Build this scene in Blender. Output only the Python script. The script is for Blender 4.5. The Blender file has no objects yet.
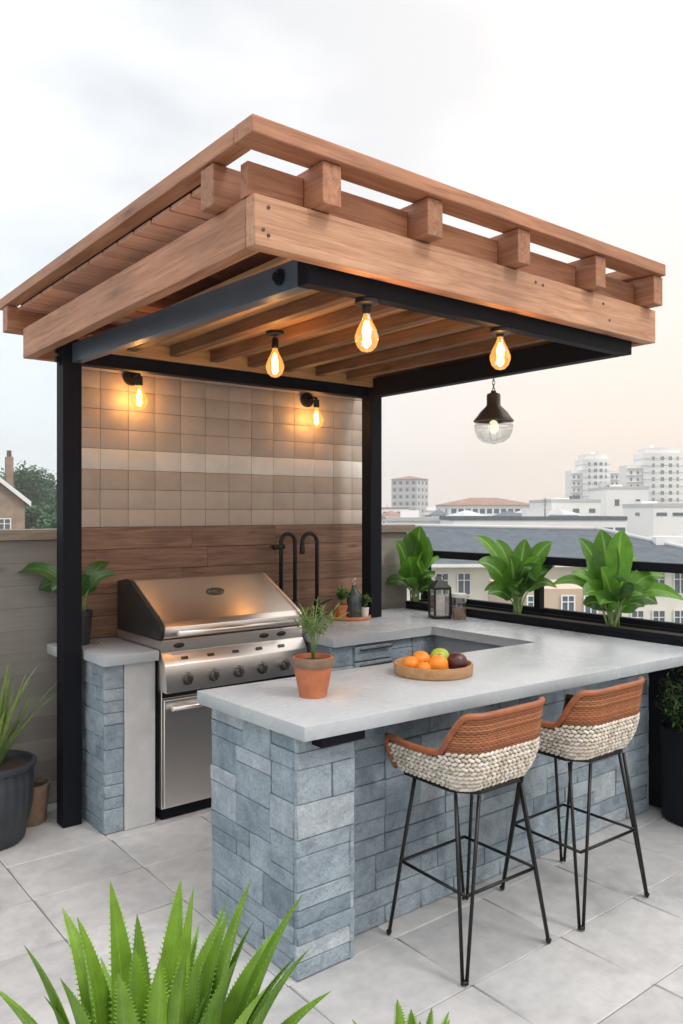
import bpy, bmesh, math, random
from mathutils import Vector, Matrix, noise
R = random.Random(11)
S = bpy.context.scene
COL = S.collection
V = Vector
PI = math.pi

# ------------------------------------------------------------------ camera
FPX, EYE, YAW = 793.0, 1.65, 38.456
cam = bpy.data.objects.new('camera', bpy.data.cameras.new('camera')); COL.objects.link(cam)
cam.location = (0, 0, EYE); cam.rotation_euler = (math.radians(90), 0, math.radians(-YAW))
cam.data.sensor_fit = 'VERTICAL'; cam.data.sensor_height = 24; cam.data.lens = 24*FPX/1024
cam.data.clip_start = .05; cam.data.clip_end = 6000
S.camera = cam
FW = V((math.sin(math.radians(YAW)), math.cos(math.radians(YAW)), 0)); RT = V((FW.y, -FW.x, 0))
def at(px, py, d):                       # a point at distance d along the view, for laying out far things
    return V((0, 0, EYE)) + (FW + RT*((px-341.5)/FPX) + V((0, 0, 1))*((511-py)/FPX))*d

# ------------------------------------------------------------------ sky, sun, exposure
SUN_EL, SUN_AZ = 46.0, -72.0             # azimuth measured from +X towards +Y
w = bpy.data.worlds.new('World'); S.world = w; w.use_nodes = True
nt = w.node_tree; nt.nodes.clear()
def N(nt, t, **kw):
    n = nt.nodes.new(t)
    for k, v in kw.items(): setattr(n, k, v)
    return n
def ramp(nt, fac, stops, interp='LINEAR'):
    r = N(nt, 'ShaderNodeValToRGB'); r.color_ramp.interpolation = interp
    el = r.color_ramp.elements
    while len(el) < len(stops): el.new(.5)
    for e, (p, c) in zip(el, stops):
        e.position = p; e.color = (*c, 1) if len(c) == 3 else c
    nt.links.new(fac, r.inputs[0]); return r.outputs[0]
def mixc(nt, a, b, f, mode='MIX'):
    m = N(nt, 'ShaderNodeMix', data_type='RGBA', blend_type=mode)
    for i, v in ((0, f), (6, a), (7, b)):
        if hasattr(v, 'links'): nt.links.new(v, m.inputs[i])
        else: m.inputs[i].default_value = v if i == 0 else (*v, 1)
    return m.outputs[2]
def mth(nt, op, a, b=0.0, clamp=False):
    m = N(nt, 'ShaderNodeMath', operation=op, use_clamp=clamp)
    for i, v in ((0, a), (1, b)):
        if hasattr(v, 'links'): nt.links.new(v, m.inputs[i])
        else: m.inputs[i].default_value = v
    return m.outputs[0]
sky = N(nt, 'ShaderNodeTexSky', sky_type='NISHITA', sun_disc=False)
sky.sun_elevation = math.radians(SUN_EL); sky.sun_rotation = math.radians(90-SUN_AZ)
tc = N(nt, 'ShaderNodeTexCoord'); sp = N(nt, 'ShaderNodeSeparateXYZ'); nt.links.new(tc.outputs['Generated'], sp.inputs[0])
el_ = mth(nt, 'MAXIMUM', sp.outputs[2], 0.0)
mp = N(nt, 'ShaderNodeMapping'); mp.inputs['Scale'].default_value = (1.5, 1.5, 3.6); mp.inputs['Location'].default_value = (.35, .1, .2)
nt.links.new(tc.outputs['Generated'], mp.inputs[0])
nz = N(nt, 'ShaderNodeTexNoise'); nz.inputs['Scale'].default_value = 1.25; nz.inputs['Detail'].default_value = 7; nz.inputs['Roughness'].default_value = .52; nz.inputs['Distortion'].default_value = .3
nt.links.new(mp.outputs[0], nz.inputs['Vector'])
# the cloud deck: bright white with soft grey patches, cream and peach low towards the right of the view
az = N(nt, 'ShaderNodeVectorMath', operation='DOT_PRODUCT'); az.inputs[1].default_value = RT
nt.links.new(tc.outputs['Generated'], az.inputs[0])
side = N(nt, 'ShaderNodeMapRange'); side.inputs[1].default_value = -.35; side.inputs[2].default_value = .3; nt.links.new(az.outputs['Value'], side.inputs[0])
low = ramp(nt, side.outputs[0], [(0, (.66, .74, .78)), (1, (.84, .69, .565))])
cl = ramp(nt, nz.outputs[0], [(.36, (.56, .60, .635)), (.45, (.70, .725, .745)), (.53, (.80, .80, .795)), (.62, (.86, .85, .835))])
warm = mixc(nt, cl, (.83, .765, .715), mth(nt, 'MULTIPLY', side.outputs[0], .72))
eh = N(nt, 'ShaderNodeMapRange', interpolation_type='SMOOTHSTEP'); eh.inputs[1].default_value = .02; eh.inputs[2].default_value = .42; nt.links.new(el_, eh.inputs[0])
deck = mixc(nt, low, warm, eh.outputs[0])
zen = N(nt, 'ShaderNodeMapRange', interpolation_type='SMOOTHSTEP'); zen.inputs[1].default_value = .55; zen.inputs[2].default_value = 1.0; zen.inputs[3].default_value = 1.0; zen.inputs[4].default_value = 2.8; nt.links.new(el_, zen.inputs[0])
bg1 = N(nt, 'ShaderNodeBackground'); nt.links.new(sky.outputs[0], bg1.inputs[0]); bg1.inputs[1].default_value = .1
bg2 = N(nt, 'ShaderNodeBackground'); nt.links.new(deck, bg2.inputs[0]); nt.links.new(zen.outputs[0], bg2.inputs[1])
mx = N(nt, 'ShaderNodeMixShader'); mx.inputs[0].default_value = .9
nt.links.new(bg1.outputs[0], mx.inputs[1]); nt.links.new(bg2.outputs[0], mx.inputs[2])
wo = N(nt, 'ShaderNodeOutputWorld'); nt.links.new(mx.outputs[0], wo.inputs[0])
sun = bpy.data.objects.new('sun', bpy.data.lights.new('sun', 'SUN')); COL.objects.link(sun)
sun.data.energy = .8; sun.data.angle = math.radians(11); sun.data.color = (1, .95, .89)
ce, se = math.cos(math.radians(SUN_EL)), math.sin(math.radians(SUN_EL))
sd = V((ce*math.cos(math.radians(SUN_AZ)), ce*math.sin(math.radians(SUN_AZ)), se))
sun.rotation_euler = sd.to_track_quat('Z', 'Y').to_euler(); sun.location = sd*20
vs = S.view_settings; vs.view_transform = 'Standard'; vs.look = 'None'; vs.exposure = 0.60; vs.gamma = 1; vs.use_curve_mapping = False
S.render.engine = 'CYCLES'
cy = S.cycles; cy.max_bounces = 7; cy.diffuse_bounces = 4; cy.glossy_bounces = 3; cy.transmission_bounces = 6; cy.transparent_max_bounces = 10; cy.volume_bounces = 0
cy.sample_clamp_indirect = 6; cy.caustics_reflective = False; cy.caustics_refractive = False
cy.use_denoising = True
try: cy.denoiser = 'OPENIMAGEDENOISE'
except Exception: pass

# ------------------------------------------------------------------ materials
def mat(name):
    m = bpy.data.materials.new(name); m.use_nodes = True
    t = m.node_tree; b = t.nodes['Principled BSDF']; return m, t, b
def setp(b, **kw):
    for k, v in kw.items(): b.inputs[k.replace('_', ' ')].default_value = (*v, 1) if isinstance(v, tuple) and len(v) == 3 else v
def bump(t, b, h, strength=.3, dist=.01):
    n = N(t, 'ShaderNodeBump'); n.inputs['Strength'].default_value = strength; n.inputs['Distance'].default_value = dist
    t.links.new(h, n.inputs['Height']); t.links.new(n.outputs[0], b.inputs['Normal'])
def coords(t, kind='Object', scale=(1, 1, 1)):
    c = N(t, 'ShaderNodeTexCoord'); m = N(t, 'ShaderNodeMapping'); m.inputs['Scale'].default_value = scale
    t.links.new(c.outputs[kind], m.inputs[0]); return m
def noise_(t, vec, scale, detail=5, rough=.55, dist=0):
    n = N(t, 'ShaderNodeTexNoise'); n.inputs['Scale'].default_value = scale; n.inputs['Detail'].default_value = detail
    n.inputs['Roughness'].default_value = rough; n.inputs['Distortion'].default_value = dist
    t.links.new(vec, n.inputs['Vector']); return n.outputs[0]
def var_(t):
    a = N(t, 'ShaderNodeAttribute'); a.attribute_name = 'var'; return a.outputs['Fac']
def plain(name, c, rough=.5, metal=0.0, n=.12, scale=14, bmp=.08, **kw):
    m, t, b = mat(name); co = coords(t)
    f = noise_(t, co.outputs[0], scale)
    c2 = tuple(max(0, x*(1-n)) for x in c); c3 = tuple(x*(1+n) for x in c)
    t.links.new(ramp(t, f, [(.3, c2), (.7, c3)]), b.inputs['Base Color'])
    rr = N(t, 'ShaderNodeMapRange'); rr.inputs[3].default_value = max(.03, rough-.08); rr.inputs[4].default_value = min(1, rough+.08)
    t.links.new(f, rr.inputs[0]); t.links.new(rr.outputs[0], b.inputs['Roughness'])
    setp(b, Metallic=metal, **kw)
    if bmp: bump(t, b, noise_(t, co.outputs[0], scale*8, 3), bmp, .004)
    return m
def varied(name, stops, rough=.7, ns=9, nmix=.35, bmp=.35, bscale=60, dist=.006, metal=0.0, fine=False):
    m, t, b = mat(name); co = coords(t)
    base = ramp(t, var_(t), stops)
    f = noise_(t, co.outputs[0], ns, 6, .6, .6)
    tone = ramp(t, f, [(.28, (.62, .63, .66)), (.5, (1, 1, 1)), (.74, (1.32, 1.3, 1.26))])
    t.links.new(mixc(t, base, tone, nmix*2, 'MULTIPLY'), b.inputs['Base Color'])
    setp(b, Roughness=rough, Metallic=metal)
    if fine:
        old = b.inputs['Base Color'].links[0].from_socket
        t.links.new(mixc(t, old, ramp(t, noise_(t, co.outputs[0], 85, 6, .75), [(.34, (.76, .78, .80)), (.5, (1, 1, 1)), (.68, (1.18, 1.17, 1.15))]), 1.0, 'MULTIPLY'), b.inputs['Base Color'])
    bump(t, b, noise_(t, co.outputs[0], bscale, 6, .65), bmp, dist)
    return m
def wood(name, dark, mid, light, rough=.55, rnd=.12):
    m, t, b = mat(name)
    c = N(t, 'ShaderNodeTexCoord'); oi = N(t, 'ShaderNodeObjectInfo')
    off = N(t, 'ShaderNodeVectorMath', operation='MULTIPLY_ADD'); cmb = N(t, 'ShaderNodeCombineXYZ')
    va = var_(t)
    for i in range(3): t.links.new(mth(t, 'MULTIPLY', mth(t, 'ADD', oi.outputs['Random'], va), 17.3+9*i), cmb.inputs[i])
    off.inputs[1].default_value = (1, 1, 1)
    t.links.new(c.outputs['Object'], off.inputs[0]); t.links.new(cmb.outputs[0], off.inputs[2])
    m1 = N(t, 'ShaderNodeMapping'); m1.inputs['Scale'].default_value = (1.1, 16, 16); t.links.new(off.outputs[0], m1.inputs[0])
    f = noise_(t, m1.outputs[0], 2.2, 8, .62, .9)
    m2 = N(t, 'ShaderNodeMapping'); m2.inputs['Scale'].default_value = (3, 120, 120); t.links.new(off.outputs[0], m2.inputs[0])
    g = noise_(t, m2.outputs[0], 2.0, 4, .6)
    big = noise_(t, off.outputs[0], 1.7, 3)
    cc = ramp(t, mth(t, 'ADD', mth(t, 'MULTIPLY', f, .75), mth(t, 'MULTIPLY', g, .25)), [(.33, dark), (.5, mid), (.68, light)])
    tone = ramp(t, big, [(.35, (1-rnd*1.6,)*3), (.65, (1+rnd,)*3)])
    t2 = ramp(t, mth(t, 'FRACT', mth(t, 'MULTIPLY', mth(t, 'ADD', oi.outputs['Random'], va), 7.7)), [(0, (.86, .85, .84)), (1, (1.12, 1.1, 1.08))])
    mk = N(t, 'ShaderNodeMapping'); mk.inputs['Scale'].default_value = (1.5, 6.5, 6.5); t.links.new(off.outputs[0], mk.inputs[0])
    vo = N(t, 'ShaderNodeTexVoronoi'); vo.inputs['Scale'].default_value = 1.0; t.links.new(mk.outputs[0], vo.inputs['Vector'])
    kn = ramp(t, mth(t, 'ADD', vo.outputs['Distance'], mth(t, 'MULTIPLY', g, .05)), [(.05, (.42, .36, .33)), (.10, (.74, .70, .68)), (.17, (1, 1, 1))])
    wb = mixc(t, mixc(t, cc, tone, 1.0, 'MULTIPLY'), t2, 1.0, 'MULTIPLY')
    t.links.new(mixc(t, wb, kn, 1.0, 'MULTIPLY'), b.inputs['Base Color'])
    setp(b, Roughness=rough); bump(t, b, g, .5, .004)
    return m
def leafmat(name, dark, light, rib, transl=.3, rough=.38, ribw=.05):
    m, t, b = mat(name)
    uv = N(t, 'ShaderNodeUVMap'); s = N(t, 'ShaderNodeSeparateXYZ'); t.links.new(uv.outputs[0], s.inputs[0])
    base = ramp(t, var_(t), [(0, dark), (1, light)])
    co = coords(t); f = noise_(t, co.outputs[0], 22, 4)
    base = mixc(t, base, ramp(t, f, [(.3, (.75, .78, .7)), (.7, (1.2, 1.18, 1.1))]), 1.0, 'MULTIPLY')
    d = mth(t, 'ABSOLUTE', mth(t, 'SUBTRACT', s.outputs[0], .5))
    mid = mth(t, 'LESS_THAN', d, ribw)
    vein = mth(t, 'SINE', mth(t, 'MULTIPLY', mth(t, 'SUBTRACT', s.outputs[1], mth(t, 'MULTIPLY', d, .35)), 130))
    vm = mth(t, 'MULTIPLY', mth(t, 'GREATER_THAN', vein, .6), .16)
    col = mixc(t, base, rib, mth(t, 'ADD', mth(t, 'MULTIPLY', mid, .6), vm, True))
    t.links.new(col, b.inputs['Base Color']); setp(b, Roughness=rough)
    bump(t, b, vein, .12, .004)
    tr = N(t, 'ShaderNodeBsdfTranslucent'); t.links.new(mixc(t, col, (1.3, 1.5, .6), 1.0, 'MULTIPLY'), tr.inputs[0])
    ms = N(t, 'ShaderNodeMixShader'); ms.inputs[0].default_value = transl
    out = t.nodes['Material Output']
    t.links.new(b.outputs[0], ms.inputs[1]); t.links.new(tr.outputs[0], ms.inputs[2]); t.links.new(ms.outputs[0], out.inputs[0])
    return m
def emis(name, c, s):
    m, t, b = mat(name); setp(b, Base_Color=c, Emission_Color=c, Emission_Strength=s); return m
def glassy(name, tint, glow=None, gs=0.0, refl=.12):
    m, t, b = mat(name)
    tr = N(t, 'ShaderNodeBsdfTransparent'); tr.inputs[0].default_value = (*tint, 1)
    gl = N(t, 'ShaderNodeBsdfGlossy'); gl.inputs['Roughness'].default_value = .04
    lw = N(t, 'ShaderNodeLayerWeight'); lw.inputs[0].default_value = .35
    ms = N(t, 'ShaderNodeMixShader'); t.links.new(mth(t, 'ADD', mth(t, 'MULTIPLY', lw.outputs['Facing'], .5), refl*.5, True), ms.inputs[0])
    t.links.new(tr.outputs[0], ms.inputs[1]); t.links.new(gl.outputs[0], ms.inputs[2])
    o = ms.outputs[0]
    if glow:
        e = N(t, 'ShaderNodeEmission'); e.inputs[0].default_value = (*glow, 1); e.inputs[1].default_value = gs
        a = N(t, 'ShaderNodeAddShader'); t.links.new(o, a.inputs[0]); t.links.new(e.outputs[0], a.inputs[1]); o = a.outputs[0]
    t.links.new(o, t.nodes['Material Output'].inputs[0]); return m

M = {}
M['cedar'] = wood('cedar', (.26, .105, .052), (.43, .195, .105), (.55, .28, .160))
M['cedar_lit'] = wood('cedar_lit', (.31, .150, .085), (.51, .268, .160), (.63, .38, .245))  # front fascia's cedar, paled so the light it catches is in the colour
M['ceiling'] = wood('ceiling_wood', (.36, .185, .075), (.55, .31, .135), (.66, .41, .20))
M['rafter'] = wood('shaded_rafter_wood', (.13, .062, .03), (.21, .105, .052), (.30, .155, .08))  # ceiling rafters: the shade under the roof is painted into this wood
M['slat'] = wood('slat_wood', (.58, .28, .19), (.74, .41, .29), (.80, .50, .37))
M['walnut'] = wood('walnut', (.135, .07, .045), (.25, .145, .095), (.37, .23, .16))
M['greywood'] = wood('grey_wood', (.225, .212, .195), (.25, .236, .217), (.275, .26, .24), .7)
M['capwood'] = wood('cap_wood', (.14, .115, .085), (.21, .175, .135), (.30, .25, .20), .6)
M['traywood'] = wood('tray_wood', (.36, .18, .07), (.52, .29, .13), (.62, .38, .19), .42)
M['steel_black'] = plain('black_steel', (.006, .0072, .012), .58, .0, .2, 6, .06, Specular_IOR_Level=.14)
M['steel_skylit'] = plain('skylit_steel', (.085, .118, .155), .36, .1, .12, 5, .05)  # frame's black paint lightened; sky reflection on the side beam is in the colour
M['black_metal'] = plain('black_metal', (.010, .010, .011), .40, .3, .15, 20, .04)
M['bronze'] = plain('dark_bronze', (.12, .095, .08), .4, .5, .2, 20, .04)
M['stone'] = varied('blue_stone', [(0, (.20, .258, .308)), (.35, (.265, .333, .388)), (.75, (.325, .392, .446)), (1, (.41, .466, .51))], .76, 11, .42, .9, 30, .014, 0.0, True)
M['mortar'] = plain('mortar', (.20, .25, .29), .9, 0, .15, 30, .2)
M['render'] = plain('pale_render', (.52, .53, .535), .85, 0, .10, 9, .25)
M['render_grey'] = plain('grey_render', (.30, .32, .335), .85, 0, .14, 6, .2)
M['tiles'] = varied('wall_tile', [(0, (.47, .39, .325)), (.5, (.535, .45, .38)), (.82, (.585, .50, .43)), (.875, (.80, .755, .69)), (1, (.87, .835, .78))], .5, 6, .14, .15, 30, .003)
M['grout'] = plain('grout', (.30, .24, .195), .9, 0, .1, 30, .1)
M['terracotta'] = plain('terracotta', (.50, .165, .07), .7, 0, .16, 18, .2)
M['terra_dark'] = plain('weathered_terracotta', (.20, .13, .09), .8, 0, .25, 22, .25)
M['soil'] = plain('soil', (.045, .03, .02), .95, 0, .4, 60, .8)
M['charcoal_pot'] = plain('charcoal_pot', (.030, .036, .045), .5, 0, .25, 14, .15)
M['rattan'] = varied('rattan', [(0, (.20, .065, .022)), (.5, (.33, .115, .042)), (1, (.45, .18, .075))], .55, 30, .3, .3, 120, .003)
M['rope'] = varied('cream_rope', [(0, (.50, .44, .35)), (.5, (.68, .62, .53)), (1, (.80, .75, .67))], .85, 60, .22, .5, 260, .003)
M['seatpad'] = plain('dark_seat', (.03, .024, .02), .8)
M['leather'] = plain('rim_rattan', (.30, .095, .035), .42, 0, .2, 30, .15)
M['orange'] = plain('orange_peel', (.85, .27, .02), .42, 0, .10, 9, .25)
M['lime'] = plain('lime_peel', (.42, .52, .05), .4, 0, .15, 9, .2)
M['plum'] = plain('plum_skin', (.075, .022, .022), .33, 0, .5, 9, .1)
M['white_ceramic'] = plain('white_ceramic', (.66, .65, .62), .35)
M['slate'] = plain('slate_roof', (.10, .125, .15), .85, 0, .22, 1.2, 0)
M['redtile'] = plain('red_roof', (.28, .17, .135), .85, 0, .18, .5, 0)
M['whitewall'] = plain('white_wall', (.82, .82, .81), .85, 0, .06, .15, 0)
M['creamwall'] = plain('cream_wall', (.78, .78, .70), .85, 0, .08, .4, 0)
M['beigewall'] = plain('beige_wall', (.55, .42, .32), .85, 0, .10, .4, 0)
M['concretewall'] = plain('grey_wall', (.50, .51, .52), .85, 0, .08, .2, 0)
M['brickwall'] = plain('brown_brick', (.30, .225, .17), .85, 0, .2, 1.5, 0)
M['teal'] = plain('teal_roof', (.36, .46, .46), .6, 0, .12, .8, 0)
M['window'] = plain('window_glass', (.10, .135, .16), .2, 0, .2, .7, 0)
M['frame'] = plain('white_frame', (.78, .78, .77), .6, 0, .03, 3, 0)
M['bark'] = plain('bark', (.10, .075, .055), .9, 0, .3, 12, .4)
M['bulb_glass'] = glassy('amber_glass', (1.0, .80, .52), (1.0, .42, .09), .36, .15)
M['clear_glass'] = glassy('clear_glass', (.95, .96, .96), None, 0, .2)
M['smoke_glass'] = glassy('bottle_glass', (.55, .62, .60), None, 0, .3)
M['filament'] = emis('filament', (1.0, .60, .20), 9)
M['globe_glow'] = emis('lantern_bulb', (1.0, .86, .62), .75)
M['candle'] = plain('candle_wax', (.72, .66, .56), .5)
M['coffee'] = plain('brown_contents', (.22, .10, .05), .8, 0, .3, 90, .3)
M['leaf'] = leafmat('broad_leaf', (.016, .070, .010), (.115, .30, .022), (.26, .44, .12))
M['leaf_dark'] = leafmat('dark_leaf', (.022, .07, .014), (.06, .17, .03), (.13, .25, .08), .2)
M['aloe'] = leafmat('aloe_leaf', (.06, .17, .016), (.27, .45, .05), (.30, .48, .10), .25, .36, .02)
M['spike'] = leafmat('spiky_leaf', (.10, .17, .04), (.26, .34, .12), (.35, .42, .2), .25, .5)
M['herb'] = leafmat('herb_leaf', (.05, .12, .025), (.17, .27, .07), (.2, .3, .1), .3, .6)
M['bush'] = leafmat('bush_leaf', (.04, .10, .025), (.15, .26, .07), (.16, .28, .09), .25, .6)
M['petiole'] = plain('petiole', (.20, .30, .10), .5)
M['treeleaf'] = leafmat('tree_leaf', (.010, .060, .026), (.035, .135, .045), (.08, .12, .06), .15, .7)
def brushed():
    m, t, b = mat('stainless'); co = coords(t, 'Object', (1.2, 60, 60))
    f = noise_(t, co.outputs[0], 5, 5)
    t.links.new(ramp(t, f, [(.25, (.78, .74, .70)), (.75, (.86, .815, .77))]), b.inputs['Base Color'])
    rr = N(t, 'ShaderNodeMapRange'); rr.inputs[3].default_value = .27; rr.inputs[4].default_value = .35
    t.links.new(f, rr.inputs[0]); t.links.new(rr.outputs[0], b.inputs['Roughness']); setp(b, Metallic=1.0); return m
M['stainless'] = brushed()
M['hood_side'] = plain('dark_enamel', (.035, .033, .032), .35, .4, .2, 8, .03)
M['knob'] = plain('knob_metal', (.13, .12, .11), .3, .8, .2, 20, .02)
def marble():
    m, t, b = mat('pale_concrete_top'); co = coords(t)
    f = noise_(t, co.outputs[0], 2.3, 8, .6, 1.2); g = noise_(t, co.outputs[0], 24, 5)
    c = ramp(t, f, [(.3, (.41, .448, .478)), (.5, (.45, .487, .515)), (.72, (.485, .517, .542))])
    t.links.new(mixc(t, c, ramp(t, g, [(.3, (.955, .955, .955)), (.7, (1.03, 1.03, 1.03))]), 1.0, 'MULTIPLY'), b.inputs['Base Color'])
    rr = N(t, 'ShaderNodeMapRange'); rr.inputs[3].default_value = .20; rr.inputs[4].default_value = .34; t.links.new(f, rr.inputs[0]); t.links.new(rr.outputs[0], b.inputs['Roughness'])
    return m
M['counter'] = marble()
def floor_mat():
    m, t, b = mat('floor_tile'); co = coords(t)
    base = ramp(t, var_(t), [(0, (.42, .42, .425)), (1, (.52, .52, .52))])
    f = noise_(t, co.outputs[0], 1.9, 8, .62, .8); g = noise_(t, co.outputs[0], 14, 6, .6)
    st = ramp(t, f, [(.28, (.70, .70, .705)), (.42, (.93, .93, .93)), (.52, (1, 1, 1)), (.7, (1.08, 1.075, 1.07))])
    sg = ramp(t, g, [(.3, (.86, .86, .86)), (.65, (1.06, 1.06, 1.06))])
    t.links.new(mixc(t, mixc(t, base, st, 1.0, 'MULTIPLY'), sg, 1.0, 'MULTIPLY'), b.inputs['Base Color'])
    rr = N(t, 'ShaderNodeMapRange'); rr.inputs[3].default_value = .45; rr.inputs[4].default_value = .7; t.links.new(f, rr.inputs[0]); t.links.new(rr.outputs[0], b.inputs['Roughness'])
    bump(t, b, noise_(t, co.outputs[0], 70, 5), .15, .003); return m
M['floor'] = floor_mat()
M['joint'] = plain('floor_joint', (.085, .08, .075), .95, 0, .2, 30, .1)
M['city_ground'] = plain('city_ground', (.16, .17, .15), .95, 0, .3, .05, 0)

# ------------------------------------------------------------------ mesh helpers
class B:
    """collects shapes; build() links them as one mesh object"""
    def __init__(s):
        s.bm = bmesh.new(); s.vl = s.bm.faces.layers.float.new('var'); s.uv = s.bm.loops.layers.uv.new('UVMap')
    def face(s, vs, var=.5, smooth=False, uvs=None):
        try: f = s.bm.faces.new(vs)
        except ValueError: return None
        f[s.vl] = var; f.smooth = smooth
        if uvs:
            for l, u in zip(f.loops, uvs): l[s.uv].uv = u
        return f
    def poly(s, pts, var=.5): return s.face([s.bm.verts.new(p) for p in pts], var)
    def hexa(s, p, var=.5):                      # 8 corners: bottom ring then top ring
        v = [s.bm.verts.new(q) for q in p]
        for f in ((3, 2, 1, 0), (4, 5, 6, 7), (0, 1, 5, 4), (1, 2, 6, 5), (2, 3, 7, 6), (3, 0, 4, 7)): s.face([v[i] for i in f], var)
        return v
    def box(s, a, b, var=.5, bev=0.0, M_=None):
        x0, x1 = sorted((a[0], b[0])); y0, y1 = sorted((a[1], b[1])); z0, z1 = sorted((a[2], b[2]))
        p = [V(q) for q in ((x0, y0, z0), (x1, y0, z0), (x1, y1, z0), (x0, y1, z0), (x0, y0, z1), (x1, y0, z1), (x1, y1, z1), (x0, y1, z1))]
        if M_: p = [M_ @ q for q in p]
        v = s.hexa(p, var)
        if bev: s.bevel(v, bev, var)
    def bevel(s, verts, bev, var=.5, seg=2):
        es = list({e for q in verts for e in q.link_edges})
        r = bmesh.ops.bevel(s.bm, geom=es, offset=bev, segments=seg, profile=.5, affect='EDGES', clamp_overlap=True)
        for f in r['faces']: f[s.vl] = var; f.smooth = True
    def prism(s, pts, ext, var=.5, bev=0.0):     # planar outline pushed along ext
        ext = V(ext); a = [s.bm.verts.new(p) for p in pts]; b = [s.bm.verts.new(V(p)+ext) for p in pts]
        n = len(a); s.face(a[::-1], var); s.face(b, var)
        for i in range(n): s.face([a[i], a[(i+1) % n], b[(i+1) % n], b[i]], var)
        if bev: s.bevel(a+b, bev, var)
    def tube(s, pts, r, n=10, var=.5, cap=True):
        pts = [V(p) for p in pts]; rs = r if isinstance(r, (list, tuple)) else [r]*len(pts)
        rings = []; up = None
        for i, p in enumerate(pts):
            d = (pts[min(i+1, len(pts)-1)]-pts[max(i-1, 0)]).normalized()
            if up is None: up = d.orthogonal().normalized()
            up = (up-d*up.dot(d)).normalized(); sd_ = d.cross(up)
            rings.append([s.bm.verts.new(p+(up*math.cos(2*PI*k/n)+sd_*math.sin(2*PI*k/n))*rs[i]) for k in range(n)])
        for a, b in zip(rings, rings[1:]):
            for k in range(n): s.face([a[k], a[(k+1) % n], b[(k+1) % n], b[k]], var, True)
        if cap: s.face(rings[0][::-1], var); s.face(rings[-1], var)
    def lathe(s, prof, c=(0, 0, 0), n=28, var=.5, axis=None, rib=0.0, ribn=0):
        c = V(c); Q = V((0, 0, 1)).rotation_difference(V(axis)).to_matrix() if axis else Matrix.Identity(3)
        rings = []
        for r, z in prof:
            if r < 1e-5: rings.append([s.bm.verts.new(c+Q @ V((0, 0, z)))]); continue
            rr = [r*(1+rib*(math.cos(ribn*2*PI*k/n) if ribn else 0)) for k in range(n)]
            rings.append([s.bm.verts.new(c+Q @ V((rr[k]*math.cos(2*PI*k/n), rr[k]*math.sin(2*PI*k/n), z))) for k in range(n)])
        for a, b in zip(rings, rings[1:]):
            for k in range(n):
                k2 = (k+1) % n
                if len(a) == 1 and len(b) == 1: continue
                if len(a) == 1: s.face([a[0], b[k2], b[k]], var, True)
                elif len(b) == 1: s.face([a[k], a[k2], b[0]], var, True)
                else: s.face([a[k], a[k2], b[k2], b[k]], var, True)
    def ball(s, c, r, sc=(1, 1, 1), n=16, m=10, var=.5, lump=0.0, seed=0.0, rot=None):
        c = V(c); rings = []
        for j in range(m+1):
            th = PI*j/m; ring = []
            for k in range(1 if j in (0, m) else n):
                d = V((math.sin(th)*math.cos(2*PI*k/n), math.sin(th)*math.sin(2*PI*k/n), math.cos(th)))
                q = 1+lump*noise.noise(d*1.7+V((seed, seed, seed)))
                p = V((d.x*sc[0], d.y*sc[1], d.z*sc[2]))*r*q
                ring.append(s.bm.verts.new(c+(rot @ p if rot else p)))
            rings.append(ring)
        for a, b in zip(rings, rings[1:]):
            for k in range(n):
                k2 = (k+1) % n
                if len(a) == 1: s.face([a[0], b[k], b[k2]], var, True)
                elif len(b) == 1: s.face([a[k], b[0], a[k2]], var, True)
                else: s.face([a[k], b[k], b[k2], a[k2]], var, True)
    def leaf(s, p0, p1, p2, wid, up, var=.5, seg=8, fold=.25, a=.9, b_=1.4, thick=0.0):
        """a blade along the curve p0 p1 p2; the width rises and falls along it; five points across with a fold at the rib"""
        p0, p1, p2 = V(p0), V(p1), V(p2); rows = []; pk = (a/(a+b_))**a*(b_/(a+b_))**b_
        for i in range(seg+1):
            t = i/seg; p = p0*(1-t)**2+p1*2*t*(1-t)+p2*t*t
            d = ((p1-p0)*(1-t)+(p2-p1)*t).normalized(); sd_ = d.cross(V(up))
            sd_ = sd_.normalized() if sd_.length > 1e-3 else d.orthogonal().normalized(); nn = sd_.cross(d)
            ww = wid*.5*max(.012, (max(t, 1e-3)**a*(max(1-t, 0))**b_)/pk)
            wob = .12*math.sin(9*t+var*30)
            rows.append([s.bm.verts.new(p+sd_*ww*u+nn*ww*(fold*abs(u)+wob*u*abs(u)-thick*(1-u*u))) for u in (-1, -.5, 0, .5, 1)])
        for i in range(seg):
            for j in range(4):
                s.face([rows[i][j], rows[i][j+1], rows[i+1][j+1], rows[i+1][j]], var, True, [(j/4, i/seg), ((j+1)/4, i/seg), ((j+1)/4, (i+1)/seg), (j/4, (i+1)/seg)])
    def build(s, name, m, parent=None, sharp=None):
        me = bpy.data.meshes.new(name); bmesh.ops.recalc_face_normals(s.bm, faces=s.bm.faces[:]); s.bm.to_mesh(me); s.bm.free()
        o = bpy.data.objects.new(name, me); COL.objects.link(o); me.materials.append(m)
        if sharp:
            try: me.set_sharp_from_angle(angle=math.radians(sharp))
            except Exception: pass
        if parent: hang(o, parent)
        return o
def root_of(o):
    while o.parent: o = o.parent
    return o
def hang(o, parent):
    o.parent = parent
    r = root_of(parent); P_ = parent; inv = Matrix.Identity(4); chain = []
    while P_: chain.append(P_); P_ = P_.parent
    W = Matrix.Identity(4)
    for q in reversed(chain): W = W @ q.matrix_parent_inverse @ q.matrix_basis
    o.matrix_parent_inverse = W.inverted()
def tag(o, label, cat, group=None, kind=None):
    if kind: o['kind'] = kind
    if label: o['label'] = label
    if cat: o['category'] = cat
    if group: o['group'] = group
    return o
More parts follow.
